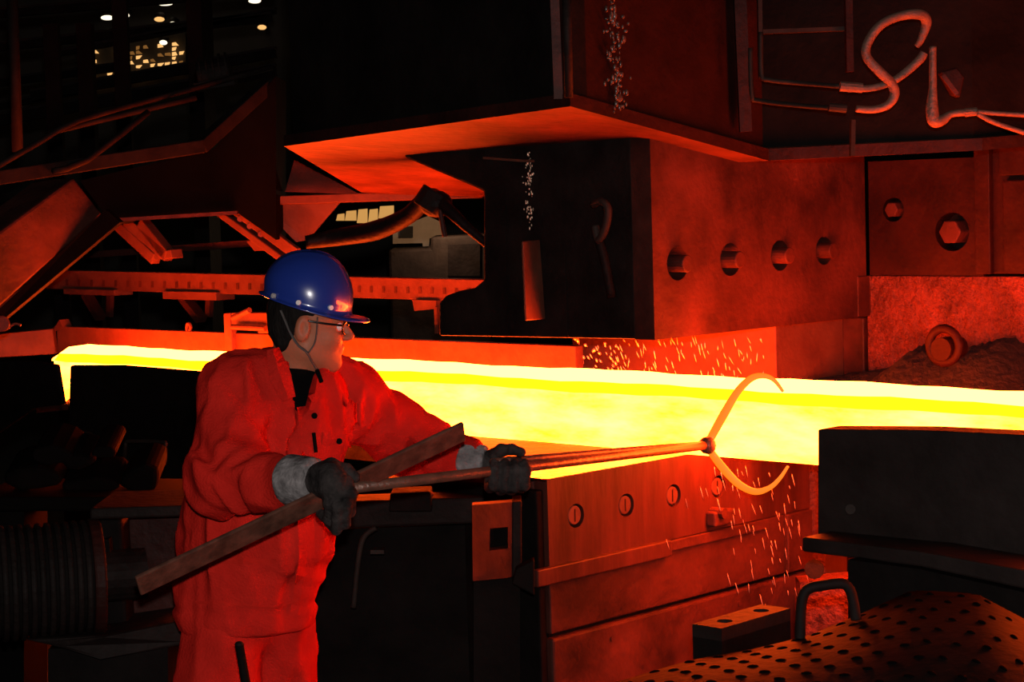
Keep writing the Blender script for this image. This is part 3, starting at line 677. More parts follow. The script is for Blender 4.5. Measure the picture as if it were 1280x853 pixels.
def centre_low():
    r = thing('side_table', 'dark machine table between the worker and the lower die', 'table', P(500, 1050, 5.6))
    build('top', MB().prism([P(410, 628, 5.55), P(605, 622, 5.55), P(605, 655, 5.55), P(410, 662, 5.55)], (0, .14, 0)), M['dark'], r, bevel=.008)
    build('front', MB().prism([P(350, 664, 5.65), P(590, 656, 5.65), P(592, 1090, 5.65), P(350, 1090, 5.65)], (0, .05, 0)), M['black'], r)  # extended left as a black sheet hiding the lit strip behind
    build('ridge', MB().prism([P(415, 600, 5.9), P(600, 598, 5.9), P(600, 628, 5.9), P(415, 630, 5.9)], (0, .1, 0)), M['dark'], r)
    build('pipe', MB().tube([P(470, 660, 5.5), P(455, 672, 5.5), P(448, 700, 5.5), P(442, 760, 5.5)], .008, 8), M['brown'], r, smooth=True)
    build('bracket', MB().prism([P(463, 688, 5.5), P(480, 688, 5.5), P(480, 693, 5.5), P(463, 693, 5.5)], (0, .05, 0)), M['brown'], r)
    g = thing('studded_pad', 'small ridged pad catching orange light on the side table', 'pad', P(515, 622, 5.5))
    build('pad', MB().prism([P(488, 617, 5.5), P(538, 615, 5.5), P(540, 640, 5.5), P(486, 640, 5.5)], (0, .12, 0)), M['black'], g, bevel=.004)
    for i in range(4):
        for j in range(3):
            c = P(500 + i * 11 + j * 2, 613 + j * 2.6, 5.62 - j * .045)
            build('stud', MB().ellipsoid(c, [(.013, 0, 0), (0, .012, 0), (0, 0, .008)], 8), M['beam'], g, smooth=True)
    p = thing('slotted_plate', 'upright rusty plate with a square hole before the lower die', 'plate', P(615, 727, 5.3))
    y = 5.30
    hole = [(612, 661), (635, 659), (635, 686), (612, 689)]
    out = [(590, 632), (640, 628), (640, 722), (591, 727)]
    mb = MB()
    for i in range(4):
        j = (i + 1) % 4
        yo = lambda q: y - .06 + (q[0] - 590) / 50 * .10
        mb.prism([P(*out[i], yo(out[i])), P(*out[j], yo(out[j])), P(*hole[j], yo(hole[j])), P(*hole[i], yo(hole[i]))], (0, .05, 0))
    build('plate', mb, M['rust'], p)
    build('hole_back', MB().prism([P(*q, yo(q) + .055) for q in [(603, 655), (640, 655), (640, 692), (603, 692)]], (0, .01, 0)), M['black'], p)
    build('edge_post', MB().prism([P(640, 628, y + .04), P(652, 627, y + .04), P(652, 722, y + .04), P(640, 724, y + .04)], (0, .12, 0)), M['dark'], p, bevel=.004)
    build('leg', MB().prism([P(592, 727, y + .02), P(650, 722, y + .02), P(650, 1120, y + .02), P(592, 1120, y + .02)], (0, .1, 0)), M['black'], p)
    e = thing('die_end_shade', 'black sheet for the shaded near end of the lower die', 'cover', W(-.3, -.63, 0))
    build('cover', MB().box(-.50, US - .012, -.632, -.603, 0, 1.06), M['black'], e, bevel=.006)  # black sheet over the die's unlit end face, in place of shade
    l = thing('angle_bracket', 'small dark angled bracket beside the slotted plate', 'bracket', P(650, 715, 5.28))
    build('bracket', MB().prism([P(645, 712, 5.25), P(668, 700, 5.25), P(668, 745, 5.25), P(640, 730, 5.25)], (0, .05, 0)), M['black'], l, bevel=.004)
centre_low()
def right_low():
    r = thing('shear_guard', 'large dark steel guard in front of the billet at right', 'guard', P(1150, 1100, 4.9))
    a = [P(1022, 537, 5.08), P(1150, 538, 4.93), P(1320, 546, 4.76), P(1320, 760, 4.76), P(1150, 705, 4.93), P(1022, 680, 5.08)]
    mb = MB()
    mb.prism([a[0], a[1], a[4], a[5]], VD * .10); mb.prism([a[1], a[2], a[3], a[4]], VD * .10)
    build('plate', mb, M['guard'], r, bevel=.004)
    build('ledge', MB().prism([P(1002, 672, 4.98), P(1150, 690, 4.78), P(1330, 722, 4.60), P(1330, 748, 4.60), P(1150, 709, 4.78), P(1002, 690, 4.98)], VD * .30), M['guard'], r, bevel=.006)
    build('boss', MB().cyl(P(1063, 637, 5.06), P(1063, 637, 5.0), .013, 12), M['brown'], r)
    build('apron', MB().prism([P(1060, 700, 4.85), P(1150, 712, 4.76), P(1330, 752, 4.6), P(1330, 1250, 4.6), P(1060, 1200, 4.85)], VD * .08), M['black'], r)
    q = thing('gap_post', 'narrow red lit post between die and guard', 'post', P(1014, 700, 6.0))
    build('post', MB().prism([P(1006, 560, 6.5), P(1032, 560, 6.5), P(1032, 775, 6.5), P(1008, 775, 6.5)], (0, .1, 0)), M['rough'], q)
    build('knob', MB().cyl(P(1018, 712, 6.0), P(1018, 712, 5.95), .03, 12), M['dark'], q)
    k = thing('pit_wall', 'rough red lit pit wall behind the grab hoop', 'pit wall', P(1040, 780, 6.0))
    build('wall', MB().prism([P(1000, 728, 6.1), P(1100, 720, 6.0), P(1100, 1000, 6.0), P(1000, 1000, 6.1)], (0, .1, 0)), M['rough'], k)
    # grab hoop
    h = thing('grab_hoop', 'thick dark steel grab hoop beside the tread plate', 'handle', P(1035, 790, 4.6))
    build('hoop', MB().tube([P(x, y, 4.55) for x, y in ((1000, 800), (1001, 765), (1004, 745), (1012, 736), (1030, 732), (1052, 730), (1062, 737), (1067, 755), (1070, 775))], .0125, 10), M['guard'], h, smooth=True)
    # two-hole block
    b = thing('holed_block', 'small dark block with two round holes on top near the hoop', 'block', P(945, 815, 4.5))
    A_ = P(902, 786, 4.55); B_ = P(988, 771, 4.75); dz = .062
    t = nrm(B_ - A_); t[2] = 0; t = nrm(t); n = np.array([-t[1], t[0], 0])
    L = np.linalg.norm((B_ - A_)[:2]); wd = .085
    build('top', MB().holed(A_ - n * .0, t, n, (0, 0, -1), L, wd, [(L * .25, wd * .5, .019), (L * .78, wd * .5, .019)], .03), M['guard'], b)
    build('body', MB().prism([A_ - (0, 0, .03), A_ + t * L - (0, 0, .03), A_ + t * L + n * wd - (0, 0, .03), A_ + n * wd - (0, 0, .03)], (0, 0, -dz)), M['black'], b)
    # curved tread plate
    tr = thing('tread_plate', 'curved dark tread plate with raised lugs at the lower right', 'tread plate', P(1100, 1000, 4.3))
    nu, nv = 30, 14
    far = [P(*q) for q in ((740, 862, 4.30), (860, 826, 4.42), (940, 812, 4.5), (1010, 795, 4.58), (1075, 768, 4.64), (1140, 738, 4.66), (1220, 742, 4.56), (1330, 800, 4.36))]
    near = [P(*q) for q in ((690, 1010, 3.75), (830, 985, 3.78), (920, 970, 3.80), (1010, 955, 3.82), (1090, 940, 3.84), (1170, 935, 3.82), (1260, 950, 3.75), (1370, 1000, 3.6))]
    def surf(s, v):      # s to the right, v away from the camera
        k = min(max(s, 0), .9999) * 7; i = int(k); t = k - i
        t = t * t * (3 - 2 * t) * .35 + t * .65
        a = near[i] * (1 - t) + near[i + 1] * t; b = far[i] * (1 - t) + far[i + 1] * t
        return a * (1 - v) + b * v + np.array([0, 0, .045 * math.sin(math.pi * v)])
    vs = [surf(i / nu, j / nv) for i in range(nu + 1) for j in range(nv + 1)]
    th = np.array([0, 0, -.02]); K = len(vs)
    fs = [(i * (nv + 1) + j, (i + 1) * (nv + 1) + j, (i + 1) * (nv + 1) + j + 1, i * (nv + 1) + j + 1) for i in range(nu) for j in range(nv)]
    mb = MB().add(vs, fs); o = build('sheet', mb, M['tread'], tr, smooth=True)
    so = o.modifiers.new('thickness', 'SOLIDIFY'); so.thickness = .015; so.offset = -1
    lug = None
    for i in range(16):
        for j in range(11):
            s = (i + .5 + (j % 2) * .5) / 16.5; v = (j + .5) / 11
            c = surf(s, v); ds = surf(s + .01, v) - c; dv = surf(s, v + .01) - c; nn = nrm(np.cross(ds, dv))
            ax = nrm(nrm(ds) * .9 - nrm(dv) * .55)
            if lug is None:
                me = bpy.data.meshes.new('tread_lug'); t_ = MB().ellipsoid((0, 0, 0), [(.013, 0, 0), (0, .006, 0), (0, 0, .0045)], 8)
                me.from_pydata(t_.v, [], t_.f); me.materials.append(M['lug']); lug = me
                for p in me.polygons: p.use_smooth = True
            o = bpy.data.objects.new('tread_lug', lug); COL.objects.link(o); o.parent = tr
            y = np.cross(nn, ax); mm = Matrix([[ax[k], y[k], nn[k], (c - np.array(tr.location))[k]] for k in range(3)] + [[0, 0, 0, 1]])
            o.matrix_local = mm
    build('support', MB().prism([surf(0, .6) + (0.02, 0, -.05), surf(1, .6) + (0, 0, -.05), surf(1, .6) * (1, 1, 0), surf(0, .6) * (1, 1, 0) + (.02, 0, 0)], (0, .1, 0)), M['black'], tr)
M['guard'] = mat('grey_oily_guard_steel', (.008, .0050, .0044), (.016, .0105, .0095), .65, 0, 6, .12, 40, spec=.08)
M['lug'] = mat('tread_lug_steel', (.0012, .001, .001), (.0025, .002, .002), .8, spec=.02)
right_low()

# ================================================================== IMPLICIT SURFACES (cloth, skin, gloves)
_lat = rng.random((32, 32, 32))
def vnoise(p, f):
    q = np.asarray(p) * f + 100.0; i = np.floor(q).astype(int); t = q - i; t = t * t * (3 - 2 * t); i &= 31; j = (i + 1) & 31
    x0, y0, z0 = i[..., 0], i[..., 1], i[..., 2]; x1, y1, z1 = j[..., 0], j[..., 1], j[..., 2]
    a, b, c = t[..., 0], t[..., 1], t[..., 2]
    L = _lat
    e = lambda y, z: L[x0, y, z] * (1 - a) + L[x1, y, z] * a
    return (e(y0, z0) * (1 - b) + e(y1, z0) * b) * (1 - c) + (e(y0, z1) * (1 - b) + e(y1, z1) * b) * c
def cone(p, a, b, ra, rb, sy=1.0):
    a = np.array(a, float); b = np.array(b, float); k = np.array([1, sy, 1.0])
    pa = (p - a) * k; ba = (b - a) * k
    h = np.clip((pa @ ba) / (ba @ ba + 1e-12), 0, 1)
    return np.sqrt(((pa - h[..., None] * ba) ** 2).sum(-1)) - (ra + (rb - ra) * h)
def ell(p, c, r, R=None):
    q = p - np.array(c, float)
    if R is not None: q = q @ R.T
    r = np.array(r, float); k = np.sqrt(((q / r) ** 2).sum(-1)); g = np.sqrt(((q / (r * r)) ** 2).sum(-1)) + 1e-9
    return k * (k - 1) / g
def smin(a, b, k):
    h = np.clip(.5 + .5 * (b - a) / k, 0, 1); return b * (1 - h) + a * h - k * h * (1 - h)
def smax(a, b, k): return -smin(-a, -b, k)
def surfnet(fn, lo, hi, h):
    ax = [np.arange(lo[k], hi[k] + h, h) for k in range(3)]
    g = np.stack(np.meshgrid(*ax, indexing='ij'), -1); f = fn(g)
    S = f < 0; nx, ny, nz = f.shape
    cs = [(i, j, k) for i in (0, 1) for j in (0, 1) for k in (0, 1)]
    sl = lambda A, c: A[c[0]:nx - 1 + c[0], c[1]:ny - 1 + c[1], c[2]:nz - 1 + c[2]]
    cnt = sum(sl(S, c).astype(np.int8) for c in cs); mask = (cnt > 0) & (cnt < 8)
    idx = np.argwhere(mask); N = len(idx); acc = np.zeros((N, 3)); num = np.zeros(N)
    fv = {c: f[idx[:, 0] + c[0], idx[:, 1] + c[1], idx[:, 2] + c[2]] for c in cs}
    for c in cs:
        for k in range(3):
            if c[k] == 0:
                d = list(c); d[k] = 1; d = tuple(d); a, b = fv[c], fv[d]; m = (a < 0) != (b < 0)
                t = np.where(m, a / np.where(m, a - b, 1), 0)
                pt = np.tile(np.array(c, float), (N, 1)); pt[:, k] += t
                acc += pt * m[:, None]; num += m
    v = (idx + acc / num[:, None]) * h + np.array(lo)
    vid = -np.ones(mask.shape, int); vid[mask] = np.arange(N); F = []
    for k in range(3):
        o1, o2 = [(1, 2), (2, 0), (0, 1)][k]
        s0 = [slice(None)] * 3; s1 = [slice(None)] * 3; s0[k] = slice(0, -1); s1[k] = slice(1, None)
        A, B = S[tuple(s0)], S[tuple(s1)]; e = np.argwhere(A != B)
        e = e[(e[:, o1] > 0) & (e[:, o2] > 0) & (e[:, o1] < mask.shape[o1]) & (e[:, o2] < mask.shape[o2])]
        def at(d1, d2):
            q = e.copy(); q[:, o1] -= d1; q[:, o2] -= d2; return vid[q[:, 0], q[:, 1], q[:, 2]]
        q = np.stack([at(1, 1), at(0, 1), at(0, 0), at(1, 0)], 1)
        fl = ~A[e[:, 0], e[:, 1], e[:, 2]]; q[fl] = q[fl][:, ::-1]
        F.append(q[(q >= 0).all(1)])
    return v, np.concatenate(F)
def blob(name, fn, lo, hi, h, m, parent, smooth_it=1):
    v, f = surfnet(fn, lo, hi, h)
    me = bpy.data.meshes.new(name); v = v - parent_org(parent)
    me.vertices.add(len(v)); me.vertices.foreach_set('co', v.ravel()); me.loops.add(f.size); me.loops.foreach_set('vertex_index', f.ravel().astype(np.int32))
    me.polygons.add(len(f)); me.polygons.foreach_set('loop_start', np.arange(0, f.size, 4, dtype=np.int32)); me.polygons.foreach_set('loop_total', np.full(len(f), 4, np.int32))
    me.update(calc_edges=True); me.validate()
    o = link(name, me, m, parent, smooth=True)
    if smooth_it:
        s = o.modifiers.new('smooth', 'SMOOTH'); s.factor = .5; s.iterations = smooth_it
    return o
def cast(fn, px, py, y0=4.0, y1=5.4, off=0.0):
    """first point on the surface along the sight line through a pixel"""
    d = ray(px, py); ys = np.linspace(y0, y1, 1400); pts = CAM + d * (ys / d[1])[:, None]
    f = fn(pts) - off; k = np.argmax(f < 0)
    return pts[k] if f[k] < 0 else pts[len(pts) // 2]
def drape(name, fn, path, wpx, m, parent, off=.004, th=.006, n=14):
    """cloth strip laid on the surface along a pixel path (left, right edges)"""
    t = np.linspace(0, len(path) - 1, n); q = np.array(path, float)
    xs = np.interp(t, range(len(path)), q[:, 0]); ys = np.interp(t, range(len(path)), q[:, 1])
    ws = wpx if hasattr(wpx, '__len__') else [wpx] * len(path); ws = np.interp(t, range(len(path)), ws)
    top, bot = [], []
    for i in range(n):
        dx = np.gradient(xs)[i]; dy = np.gradient(ys)[i]; l = math.hypot(dx, dy); nx_, ny_ = -dy / l, dx / l
        for s in (-.5, 0, .5):
            pt = cast(fn, xs[i] + nx_ * ws[i] * s, ys[i] + ny_ * ws[i] * s, off=off * (1.0 if s == 0 else .75)); d = nrm(pt - CAM)
            top.append(pt); bot.append(pt + d * th)
    V = top + bot; K = len(top); fs = []
    for i in range(n - 1):
        for j in range(2):
            a = i * 3 + j; fs += [(a, a + 1, a + 4, a + 3), (K + a, K + a + 3, K + a + 4, K + a + 1)]
        for a in (i * 3,): fs.append((a, a + 3, K + a + 3, K + a))
        for a in (i * 3 + 2,): fs.append((a + 3, a, K + a, K + a + 3))
    fs += [(0, K, K + 1, 1), (1, K + 1, K + 2, 2), (K - 3, K - 2, 2 * K - 2, 2 * K - 3), (K - 2, K - 1, 2 * K - 1, 2 * K - 2)]
    return build(name, MB().add(V, fs), m, parent, smooth=False)

# ================================================================== THE WORKER
foot = P(310, 1200, 4.8); foot[2] = 0
man = thing('person', 'worker in red overalls, blue hard hat and gloves holding tongs', 'person', foot)
# joints
SR, SL = P(294, 498, 4.72), P(436, 500, 4.93)
ER, WR = P(282, 598, 4.60), P(366, 606, 4.44)
EL, WL = P(512, 552, 5.02), P(584, 574, 4.92)
CH, BE, HI = P(356, 535, 4.80), P(326, 650, 4.80), P(305, 752, 4.80)
NB = P(368, 470, 4.82); NBJ = P(366, 490, 4.82)
hemz = P(306, 786, 4.8)[2]; bandz = P(306, 755, 4.8)[2]
vo0, vo1 = P(375, 446, 4.735), P(378, 512, 4.690)
def torso0(p, inset=0.0):
    d = cone(p, CH, BE, .142 - inset, .170 - inset, 1.28)
    d = smin(d, cone(p, BE, HI, .170 - inset, .166 - inset, 1.28), .06)
    d = smin(d, cone(p, SR, SL, .084 - inset, .080 - inset), .09)
    d = smin(d, cone(p, SR + (.03, 0, .02), NBJ, .07 - inset, .072 - inset), .05)
    d = smin(d, cone(p, SL + (-.02, 0, .02), NBJ, .065 - inset, .072 - inset), .05)
    return d
def sleeves(p):
    a = smin(cone(p, SR, ER, .086, .074), cone(p, ER, WR, .074, .054), .05)
    b = smin(cone(p, SL, EL, .086, .068), cone(p, EL, WL, .068, .047), .05)
    return a, b
def folds(p, d, base, ba):
    """drape folds: ridges running around the limbs and down the body"""
    return d
def jacket(p):
    d = torso0(p)
    # vertical drape folds on chest and belly
    n1 = vnoise(p * np.array([1, 1, .22]), 17.0); n2 = vnoise(p * np.array([.6, .6, 1.6]) + p[..., [0]] * np.array([0, 0, .5]), 15.0)
    zz = p[..., 2]
    n3 = vnoise(p * np.array([1, 1, .35]) + 7.3, 27.0)
    calm = np.clip((zz - bandz - .01) / .08, .25, 1)
    d = d - .030 * calm * ((1 - np.abs(2 * n1 - 1)) ** 1.6 - .45) - .010 * ((1 - np.abs(2 * n3 - 1)) ** 1.5 - .5)
    waist = calm * np.exp(-((zz - (bandz + .10)) / .12) ** 2)
    d = d - .018 * waist * ((1 - np.abs(2 * n2 - 1)) ** 2 - .4)
    d = d + .007 * np.exp(-((zz - bandz) / .010) ** 2) - .006 * np.clip((bandz - zz) / .012 + .5, 0, 1)
    d = smax(d, hemz - zz, .012)
    a, b = sleeves(p)
    # compression folds on the sleeves: run across the limb
    def limb(q, A, B, C):
        t1 = (q - A) @ nrm(B - A); t2 = (q - B) @ nrm(C - B)
        w = vnoise(q, 9.0) * 1.3
        s1 = np.sin((t1 * 42 + w * 6)); s2 = np.sin((t2 * 60 + w * 7 + q[..., 2] * 30))
        near = np.exp(-(np.sqrt(((q - B) ** 2).sum(-1)) / .16) ** 2)
        return .017 * near * np.maximum(s1, s2) + .014 * ((1 - np.abs(2 * vnoise(q * np.array([1, 1, .6]), 16) - 1)) ** 1.5 - .5)
    a = a - limb(p, SR, ER, WR); b = b - limb(p, SL, EL, WL)
    d = smin(d, a, .022); d = smin(d, b, .022)
    d = smax(d, -cone(p, vo0, vo1, .064, .020), .008)            # open neck
    d = smax(d, -cone(p, NB, P(378, 430, 4.8), .060, .062), .01)
    return d
HW = P(387, 397, 4.80)
_a = math.radians(4); _t = math.radians(-7)
HF = np.array([math.cos(_a) * math.cos(_t), math.sin(_a), math.sin(_t)]); HF = nrm(HF)
HL = nrm(np.cross((0, 0, 1), HF)); HU = np.cross(HF, HL); HM = np.array([HF, HL, HU])
HS = .90
def H(x, y, z): return HW + HS * (HF * x + HL * y + HU * z)
def undershirt(p):
    d = torso0(p, .012)
    d = smin(d, cone(p, NB, P(372, 452, 4.81), .066, .060), .02)
    return smax(smax(d, CH[2] - p[..., 2], .01), p[..., 2] - P(372, 458, 4.8)[2], .01)
lo_j = np.array([-.98, 4.30, hemz - .03]); hi_j = np.array([-.05, 5.20, NB[2] + .12])
suit = blob('jacket', jacket, lo_j, hi_j, .0075, M['suit'], man, 1)
blob('undershirt', undershirt, np.array([-.70, 4.6, CH[2] - .02]), np.array([-.38, 5.05, NB[2] + .08]), .008, M['shirt'], man)
# trousers
def trousers(p):
    kr, kl = P(258, 960, 4.72), P(364, 960, 4.90)
    ar = P(258, 1180, 4.74); al = P(362, 1170, 4.9)
    a = smin(cone(p, P(282, 792, 4.77), kr, .094, .110), cone(p, kr, ar, .108, .085), .04)
    b = smin(cone(p, P(348, 780, 4.86), kl, .092, .066), cone(p, kl, al, .066, .066), .04)
    d = smin(smin(a, b, .006), cone(p, P(295, 760, 4.80), P(325, 760, 4.82), .100, .098, 1.3), .04)
    n = vnoise(p * np.array([1, 1, .45]), 16); n2 = vnoise(p, 13)
    d = d - .016 * ((1 - np.abs(2 * n - 1)) ** 2 - .4) - .010 * (n2 - .5)
    d = smax(d, p[..., 2] - bandz, .01)
    return smax(d, .075 - p[..., 2], .01)
blob('trousers', trousers, np.array([-.98, 4.50, .05]), np.array([-.38, 5.15, bandz + .02]), .011, M['suit'], man, 1)
def boot(x, y, name='boot'):
    c = np.array([x, y, 0.0]); f = np.array([.8, -.6, 0])
    def fn(p):
        d = smin(cone(p, c + (0, 0, .05), c + (0, 0, .16), .05, .055), cone(p, c + (0, 0, .045), c + f * .15 + (0, 0, .035), .048, .042), .03)
        return smax(d, .003 - p[..., 2], .004)
    blob(name, fn, np.array([x - .1, y - .2, -.01]), np.array([x + .22, y + .1, .24]), .012, M['boot'], man)
_b = P(258, 1190, 4.74); boot(_b[0], 4.74); _b = P(362, 1190, 4.9); boot(_b[0], 4.9)
# jacket details: collar, placket, pockets, cuffs
def collar():
    fdir = nrm(np.array([.52, -.85, 0])); side = np.array([-fdir[1], fdir[0], 0])
    base = P(367, 454, 4.815)
    mb = MB(); vs = []; n = 40; K = 6
    for i in range(n + 1):
        t = i / n; ph = math.radians(34 + 292 * t); e = abs(2 * t - 1)               # e=1 at the collar points
        d = fdir * math.cos(ph) + side * math.sin(ph)
        tip = max(0, (e - .62) / .38) ** 1.4
        r0 = .064; r1 = .071; r2 = .104 + .034 * tip; z1 = .036 - .030 * tip; z2 = -.022 - .075 * tip
        c = base + np.array([0, 0, -.004])
        prof = [(r0, -.02), (r1 - .004, z1), (r1 + .004, z1 + .006), (r2 + .008, z2), (r2, z2 - .004), (r1 + .004, z1 - .010)]
        for r, z in prof: vs.append(c + d * r + np.array([0, 0, z]))
    fs = [(i * K + j, i * K + (j + 1) % K, (i + 1) * K + (j + 1) % K, (i + 1) * K + j) for i in range(n) for j in range(K)]
    fs += [tuple(range(K)), tuple(range(n * K, n * K + K))[::-1]]
    build('collar', mb.add(vs, fs), M['suit'], man, smooth=True)
collar()
drape('placket', jacket, [(381, 508), (388, 560), (382, 640), (384, 700), (372, 770)], 20, M['suit'], man, .006, .01, 24)
drape('collar_flap', jacket, [(341, 436), (350, 470), (361, 499)], [16, 28, 18], M['suit'], man, .034, .016, 12)
drape('lapel', jacket, [(397, 470), (394, 490), (386, 512)], [10, 15, 10], M['suit'], man, .012, .010, 10)
drape('pocket', jacket, [(256, 700), (345, 703)], 8, M['seam'], man, .004)
drape('hem_seam', jacket, [(244, 753), (300, 757), (350, 760), (388, 745)], 4, M['seam'], man, .003, .006, 24)
drape('chest_pocket_flap', jacket, [(404, 548), (440, 552)], 16, M['suit'], man, .006)
for x, y in ((393, 520), (388, 575), (384, 622), (424, 552)):
    c = cast(jacket, x, y, off=.009); d = nrm(c - CAM)
    build('button', MB().cyl(c + d * .004, c - d * .002, .0075, 12), M['shirt'], man)
drape('dark_slash', jacket, [(392, 541), (395, 566)], 5, M['shirt'], man, .010, .008, 6)  # narrow dark strip on the placket

# head
def head(p):
    q = (p - HW) @ HM.T / HS
    e = lambda c, r: ell(q, c, r)
    d = e((-.008, 0, .012), (.100, .078, .108))
    d = smin(d, e((.028, 0, -.062), (.064, .060, .080)), .03)
    ay = np.abs(q[..., 1]); s = np.stack([q[..., 0], ay, q[..., 2]], -1)
    d = smin(d, cone(s, (.070, .008, -.118), (.0, .052, -.082), .020, .018), .035)       # jaw
    d = smin(d, ell(s, (.058, .034, -.046), (.030, .024, .026)), .02)                     # cheek
    d = smin(d, cone(s, (.086, 0, .010), (.082, .040, .008), .012, .012), .018)           # brow
    d = smax(d, -ell(s, (.094, .032, -.016), (.020, .019, .013)), .012)                   # eye sockets
    d = smin(d, cone(q, (.090, 0, -.006), (.112, 0, -.040), .0075, .0115), .012)          # nose
    d = smin(d, ell(s, (.102, .010, -.046), (.012, .009, .008)), .008)                    # nostril wings
    d = smin(d, ell(q, (.087, 0, -.071), (.012, .020, .007)), .010)                       # lips
    d = smin(d, ell(q, (.084, 0, -.084), (.012, .018, .007)), .010)
    d = smax(d, -cone(s, (.106, 0, -.0775), (.094, .024, -.078), .0025, .0015), .003)
    d = smin(d, ell(q, (.072, 0, -.118), (.020, .020, .017)), .015)                       # chin
    ear = ell(s, (-.014, .080, -.026), (.020, .011, .034))
    ear = smax(ear, -ell(s, (-.008, .092, -.024), (.012, .009, .020)), .006)
    d = smin(d, ear, .006)
    d = smin(d, cone(p, H(-.030, 0, -.06), NB + (0, 0, -.03), .054, .060), .03)           # neck
    return d
blob('head', head, H(0, 0, 0) - (.15, .13, .26), H(0, 0, 0) + (.17, .13, .15), .0036, M['skin'], man, 1)
for s in (-1, 1):
    ey = build('eye', MB().ellipsoid(H(.079, .032 * s, -.016), [HF * .011, HL * .011, HU * .011], 14), M['white'], man, smooth=True)
    build('iris', MB().ellipsoid(H(.0885, .032 * s, -.016), [HF * .0022, HL * .005, HU * .005], 10), M['glass'], ey, smooth=True)
def hair(p):
    q = (p - HW) @ HM.T / HS
    d = ell(q, (-.012, 0, .012), (.103, .083, .112))
    d = smin(d, cone(np.stack([q[..., 0], np.abs(q[..., 1]), q[..., 2]], -1), (-.065, .03, -.045), (-.060, .035, -.070), .036, .026), .03)
    n = vnoise(p * np.array([1, 1, .3]), 90)
    d = d - .004 * (n - .5)
    d = smax(d, (q[..., 0] - .010) + .55 * (q[..., 2] - .0) * -1 - .045 * (q[..., 2] > .03), .008)
    d = smax(d, -ell(np.stack([q[..., 0], np.abs(q[..., 1]), q[..., 2]], -1), (.0, .085, -.035), (.034, .03, .045)), .006)
    return d
blob('hair', hair, H(0, 0, 0) - (.15, .12, .15), H(0, 0, 0) + (.13, .12, .14), .0045, M['hair'], man, 1)

# helmet
def helmet():
    he = bpy.data.objects.new('helmet', None); COL.objects.link(he); he.parent = man
    he.location = Vector(H(0, 0, .03)) - Vector(tuple(foot))
    mb = MB(); nt, ns = 72, 26; vs = []
    for i in range(nt):
        th = 2 * math.pi * i / nt; c, s_ = math.cos(th), math.sin(th)
        a, b = (.116 if c > 0 else .124), .106
        rr = 1 / math.sqrt((c / a) ** 2 + (s_ / b) ** 2)
        rim = .004 - .020 * c - .010 * abs(s_) + .006
        for j in range(ns + 1):
            t = j / ns
            if t < .8:
                k = t / .8; an = k * math.pi / 2
                r = rr * math.sin(an) ** .92 * (1 - .07 * max(0, (k - .62) / .38) ** 2); z = rim + (.140 - rim) * (math.cos(an) ** .95)
                y_ = r * s_
                for rc in (-.030, 0, .030):
                    z += .0035 * math.exp(-((y_ - rc) / .006) ** 2) * max(0, min(1, (z - .085) / .03))
            else:
                k = (t - .8) / .2
                vis = max(0, c) ** 2.2
                lip = .006 + .040 * vis + .004 * max(0, -c)
                r = rr * .93 + (lip + .004) * math.sin(k * math.pi / 2)
                z = rim - .004 * k - (.010 * vis) * k * k - .004 * k * abs(s_)
            vs.append(H((r * c - .004) * 1.055, r * s_ * 1.055, (.030 + z) * 1.055 - .002))
    n1 = ns + 1
    fs = [(i * n1 + j, i * n1 + j + 1, ((i + 1) % nt) * n1 + j + 1, ((i + 1) % nt) * n1 + j) for i in range(nt) for j in range(ns)]
    o = build('shell', mb.add(vs, fs), M['helmet'], he, smooth=True)
    so = o.modifiers.new('thickness', 'SOLIDIFY'); so.thickness = .0035; so.offset = -1
    for x, z in ((-.092, .052), (-.028, .042), (.052, .036), (-.092, .052)):
        a, b = (.124 if x < 0 else .116), .106
        for sgn in (-1, 1):
            y = b * math.sqrt(max(0, 1 - ((x + .004) / a) ** 2)) * .962
            c = H(x * 1.055, sgn * y * 1.055, z * 1.055 - .002); nrm_ = nrm(HF * (x / a ** 2) + HL * (sgn * y / b ** 2) + HU * .0)
            build('rivet', MB().cyl(c - nrm_ * .004, c + nrm_ * .0045, .0062, 14), M['white'], he, bevel=.0015)
helmet()
# chin strap and glasses
def hs(x, y, off=.003): return cast(head, x, y, 4.55, 5.0, off)
build('chin_strap', MB().tube([hs(351, 388, .008), hs(357, 402, .008), hs(364, 418), hs(373, 432), hs(383, 440), hs(390, 452), hs(397, 463)], .0045, 8, .5), M['strap'], man, smooth=True)
build('chin_strap', MB().tube([hs(397, 397, .006), hs(396, 415, .003), hs(393, 430), hs(386, 441)], .0045, 8, .5), M['strap'], man, smooth=True)
build('strap_buckle', MB().bar(P(396, 462, 4.70), P(402, 478, 4.69), .010, .008, (0, 1, 0)), M['shirt'], man, bevel=.002)
def glasses():
    g = bpy.data.objects.new('glasses', None); COL.objects.link(g); g.parent = man; g.location = Vector(H(.1, 0, -.014)) - Vector(tuple(foot))
    for s in (-1, 1):
        build('temple', MB().tube([H(-.010, .082 * s, -.004), H(.04, .078 * s, -.008), H(.094, .062 * s, -.010)], .0028, 6, smooth=3), M['glass'], g, smooth=True)
        pts = [H(.100 - .010 * abs(math.cos(t)), s * (.034 + .026 * math.cos(t)), -.018 + .017 * math.sin(t)) for t in np.linspace(0, 2 * math.pi, 18, endpoint=False)]
        build('rim', MB().tube(pts, .0022, 6, closed=True, smooth=0), M['glass'], g, smooth=True)
    build('bridge', MB().tube([H(.102, -.010, -.012), H(.106, 0, -.010), H(.102, .010, -.012)], .002, 6, smooth=2), M['glass'], g, smooth=True)
glasses()

